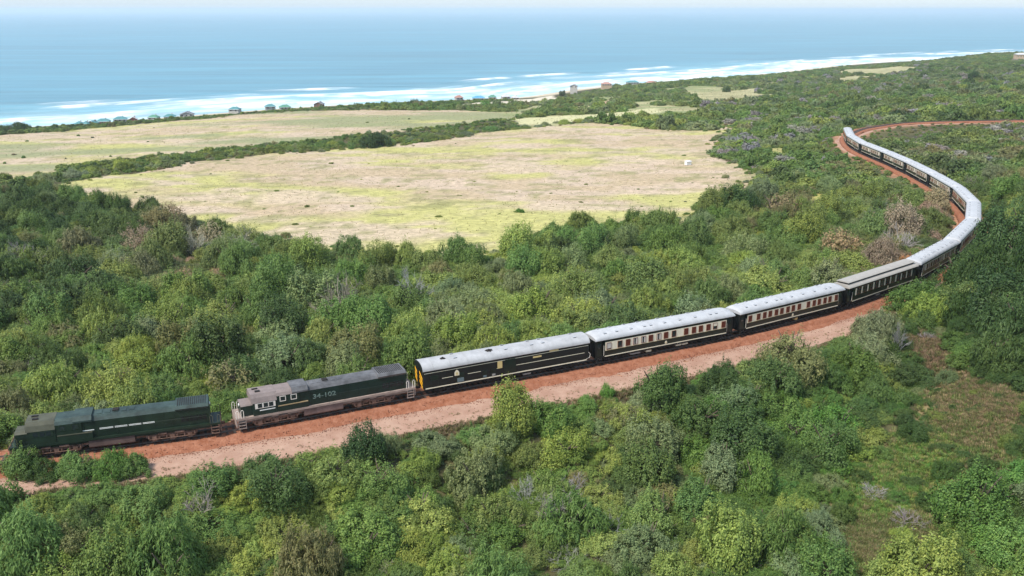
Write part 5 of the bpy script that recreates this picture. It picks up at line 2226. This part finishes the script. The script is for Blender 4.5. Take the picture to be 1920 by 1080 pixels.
def instancer(name, loc, idx_, scl, rot, tint, label, cat):
    n = len(loc)
    me_ = bpy.data.meshes.new(name)
    me_.vertices.add(n)
    me_.vertices.foreach_set('co', np.asarray(loc, np.float32).ravel())
    a = me_.attributes.new('which', 'INT', 'POINT')
    a.data.foreach_set('value', np.asarray(idx_, np.int32))
    a = me_.attributes.new('size', 'FLOAT_VECTOR', 'POINT')
    a.data.foreach_set('vector', np.asarray(scl, np.float32).ravel())
    a = me_.attributes.new('turn', 'FLOAT_VECTOR', 'POINT')
    a.data.foreach_set('vector', np.asarray(rot, np.float32).ravel())
    a = me_.attributes.new('tint', 'FLOAT_COLOR', 'POINT')
    a.data.foreach_set('color', np.c_[np.asarray(tint), np.ones(n)].astype(np.float32).ravel())
    ng = bpy.data.node_groups.new(name + '_nodes', 'GeometryNodeTree')
    ng.interface.new_socket('Geometry', in_out='INPUT', socket_type='NodeSocketGeometry')
    ng.interface.new_socket('Geometry', in_out='OUTPUT', socket_type='NodeSocketGeometry')
    gi = ng.nodes.new('NodeGroupInput')
    go = ng.nodes.new('NodeGroupOutput')
    ip = ng.nodes.new('GeometryNodeInstanceOnPoints')
    ci = ng.nodes.new('GeometryNodeCollectionInfo')
    ci.inputs['Collection'].default_value = lib_col
    ci.inputs['Separate Children'].default_value = True
    ci.inputs['Reset Children'].default_value = True

    def named(nm, ty):
        q = ng.nodes.new('GeometryNodeInputNamedAttribute')
        q.data_type = ty
        q.inputs['Name'].default_value = nm
        return q.outputs['Attribute']
    L = ng.links.new
    L(gi.outputs[0], ip.inputs['Points'])
    L(ci.outputs[0], ip.inputs['Instance'])
    ip.inputs['Pick Instance'].default_value = True
    L(named('which', 'INT'), ip.inputs['Instance Index'])
    L(named('turn', 'FLOAT_VECTOR'), ip.inputs['Rotation'])
    L(named('size', 'FLOAT_VECTOR'), ip.inputs['Scale'])
    L(ip.outputs[0], go.inputs[0])
    o = bpy.data.objects.new(name, me_)
    COL.objects.link(o)
    md = o.modifiers.new('plants', 'NODES')
    md.node_group = ng
    tag(o, label, cat, kind='stuff')
    return o


ii = [N_IDX[mesh_for(plants[i])] for i in rest]
sq = rs.uniform(.8, 1.25, len(rest))
sc = np.c_[PR[rest] * sq, PR[rest] / sq, PR[rest] * PH[rest]]
ro = np.c_[rs.uniform(-.12, .12, len(rest)), rs.uniform(-.12, .12, len(rest)), rs.uniform(0, 6.28, len(rest))]
ti = [tint_of(plants[i][4], i) for i in rest]
instancer('bush', np.c_[PX[rest], PY[rest], PZ[rest]], ii, sc, ro, ti, 'dense coastal bush covering the slopes on both sides of the railway', 'bush')

# --- grass in the clearings
gxs, gys, gts, gss = [], [], [], []


def grass(poly, n, cols, lo, hi):
    x0, y0 = poly.min(0)
    x1, y1 = poly.max(0)
    x = rs.uniform(x0, x1, n)
    y = rs.uniform(y0, y1, n)
    m = in_poly(x, y, poly)
    x, y = x[m], y[m]
    cl = np.clip(fbm(x * .05, y * .05, 201, 4) * 1.3 - .15, 0, .999)
    for a, b, c in zip(x, y, cl):
        if rs.uniform() > c * 1.6:
            continue
        gxs.append(a)
        gys.append(b)
        q = np.array(cols[int(rs.integers(len(cols)))]) * rs.uniform(.75, 1.25)
        gts.append(q)
        gss.append(rs.uniform(lo, hi))


dryc = [(0.44, 0.36, 0.20), (0.40, 0.38, 0.15), (0.48, 0.39, 0.27), (0.32, 0.32, 0.13)]
grass(P_FIELD, 20000, dryc, .15, .38)
grass(P_UPPER, 12000, dryc + [(0.22, 0.22, 0.12)], .2, .5)
grass(P_STRIP, 7000, [(0.34, 0.25, 0.14), (0.38, 0.28, 0.17), (0.22, 0.22, 0.08)], .3, .8)
grass(P_MIX, 9000, [(0.30, 0.31, 0.13), (0.36, 0.33, 0.17), (0.20, 0.24, 0.09)], .3, .8)
grass(P_GRASS, 9000, [(0.14, 0.30, 0.06), (0.20, 0.31, 0.07), (0.33, 0.34, 0.10)], .3, .65)
grass(P_DRY, 9000, [(0.34, 0.25, 0.13), (0.40, 0.29, 0.17), (0.24, 0.23, 0.09), (.16, .20, .06)], .3, .75)
grass(P_DRY2, 7000, [(0.32, 0.27, 0.13), (0.36, 0.29, 0.16), (0.20, 0.22, 0.08), (.15, .21, .06)], .3, .75)
for P_ in (P_DRY, P_DRY2, P_STRIP, P_GRASS):
    c_ = P_.mean(0)
    grass(c_ + (P_ - c_) * 1.45, 5000, [(0.22, 0.25, 0.08), (0.15, 0.24, 0.06), (0.30, 0.26, 0.12)], .3, .8)
grass(P_BANK, 3000, [(0.26, 0.19, 0.10), (0.30, 0.20, 0.12), (0.14, 0.14, 0.05)], .4, .9)
# verge of the dirt road
for k in range(5000):
    s = rs.uniform(S0 - 60, S0 + 95)
    p = track(s)
    d = TDIR[min(np.searchsorted(TS, s), len(TDIR) - 1)]
    o_ = 7.9 - 4.4 * float(smooth(S0 + 52, S0 + 88, s)) - 3.4 * (1 - float(smooth(S0 - 62, S0 - 22, s))) + abs(rs.normal(0, 1.4)) + rs.uniform(-.4, .3)
    gxs.append(p[0] + d[1] * o_)
    gys.append(p[1] - d[0] * o_)
    gts.append(np.array([(0.24, 0.19, 0.09), (0.14, 0.16, 0.05), (0.30, 0.22, 0.13)][k % 3]) * rs.uniform(.7, 1.2))
    gss.append(rs.uniform(.25, .75))
for k in range(2600):                                   # weeds on the crown of the road and creeping in from its edge
    s = rs.uniform(S0 - 58, S0 + 88)
    if fbm(np.array([s * .07]), np.array([.5]), 601, 3)[0] < .46:
        continue
    p = track(s)
    d = TDIR[min(np.searchsorted(TS, s), len(TDIR) - 1)]
    w_ = 8.0 - 4.4 * float(smooth(S0 + 52, S0 + 88, s)) - 3.4 * (1 - float(smooth(S0 - 62, S0 - 22, s)))
    o_ = 2.2 + (w_ - 2.2) * (.58 + rs.normal(0, .05) if k % 3 == 0 else 1 - abs(rs.normal(0, .16)))
    gxs.append(p[0] + d[1] * o_)
    gys.append(p[1] - d[0] * o_)
    gts.append(np.array([(0.30, 0.24, 0.12), (0.20, 0.22, 0.08), (0.34, 0.26, 0.16)][k % 3]) * rs.uniform(.8, 1.2))
    gss.append(rs.uniform(.12, .34))
gxs, gys = np.array(gxs), np.array(gys)
gzs = terrain(gxs, gys) - .02
ng_ = len(gxs)
gss = np.array(gss)
instancer('grass', np.c_[gxs, gys, gzs], [N_IDX[('tuft', int(q))] for q in rs.integers(0, 3, ng_)], np.c_[gss, gss, gss * .8], np.c_[np.zeros(ng_), np.zeros(ng_), rs.uniform(0, 6.28, ng_)],
          gts, 'dry and green grass tufts in the clearings and on the road verge', 'grass')

# --- loose stones where ballast and road meet
mb = MB()
rg_ = random.Random(3)
st_v = [Vector((x, y, z)).normalized() * rg_.uniform(.7, 1.2) for x in (-1, 1) for y in (-1, 1) for z in (-.6, .6)]
mb.add(st_v, [(0, 1, 3, 2), (4, 6, 7, 5), (0, 4, 5, 1), (2, 3, 7, 6), (0, 2, 6, 4), (1, 5, 7, 3)])
stone_me = mb.data('stone', 'dry_grass')
at_ = stone_me.attributes.new('leaf_var', 'FLOAT', 'FACE')
at_.data.foreach_set('value', np.full(6, .5, np.float32))
o = bpy.data.objects.new('lib_%02d_stone' % len(names), stone_me)
lib_col.objects.link(o)
stx, sty, stz, stc, sts = [], [], [], [], []
for k in range(16000):
    s = rs.uniform(S0 - 62, S0 + 110)
    p = track(s)
    d = TDIR[min(np.searchsorted(TS, s), len(TDIR) - 1)]
    red = k % 8 < 5
    o_ = rs.uniform(1.5, 2.6) + abs(rs.normal(0, .9)) if red else rs.uniform(2.6, 7.4)
    if k % 3 == 0 and red:
        o_ = -o_
    sts.append(rs.uniform(.03, .085) if red else rs.uniform(.02, .06))
    stx.append(p[0] + d[1] * o_)
    sty.append(p[1] - d[0] * o_)
    stz.append(p[2] + (-.22 - max(abs(o_) - 1.6, 0) * .6 if abs(o_) < 2.5 else -.80))
    stc.append(np.array([(.30, .10, .05), (.38, .16, .09), (.20, .08, .05)][k % 3] if red else (.46, .30, .22)) * rs.uniform(.7, 1.3))
sts = np.array(sts)
instancer('gravel', np.c_[stx, sty, stz], np.full(len(stx), len(names)), np.c_[sts, sts, sts * .7], rs.uniform(0, 6.28, (len(stx), 3)), stc, 'loose red and pale stones beside the railway', 'gravel')

# ------------------------------------------------------------------ air
if HAZE_DENSITY > 0:
    m = MB()
    m.box(-62000, 62000, -3000, 62000, -53.5, 62)
    hz = m.build('haze', 'fascia')
    hm = bpy.data.materials.new('haze')
    hm.use_nodes = True
    hn = hm.node_tree
    hn.nodes.clear()
    ho = hn.nodes.new('ShaderNodeOutputMaterial')
    pv = hn.nodes.new('ShaderNodeVolumePrincipled')
    pv.inputs['Color'].default_value = (0.90, 0.94, 1.0, 1)
    pv.inputs['Density'].default_value = HAZE_DENSITY
    pv.inputs['Anisotropy'].default_value = 0.2
    hn.links.new(pv.outputs[0], ho.inputs['Volume'])
    hz.data.materials.clear()
    hz.data.materials.append(hm)
    tag(hz, 'pale sea haze over the coast', 'haze', kind='stuff')
print('PLANTS', len(plants), 'grass', ng_)
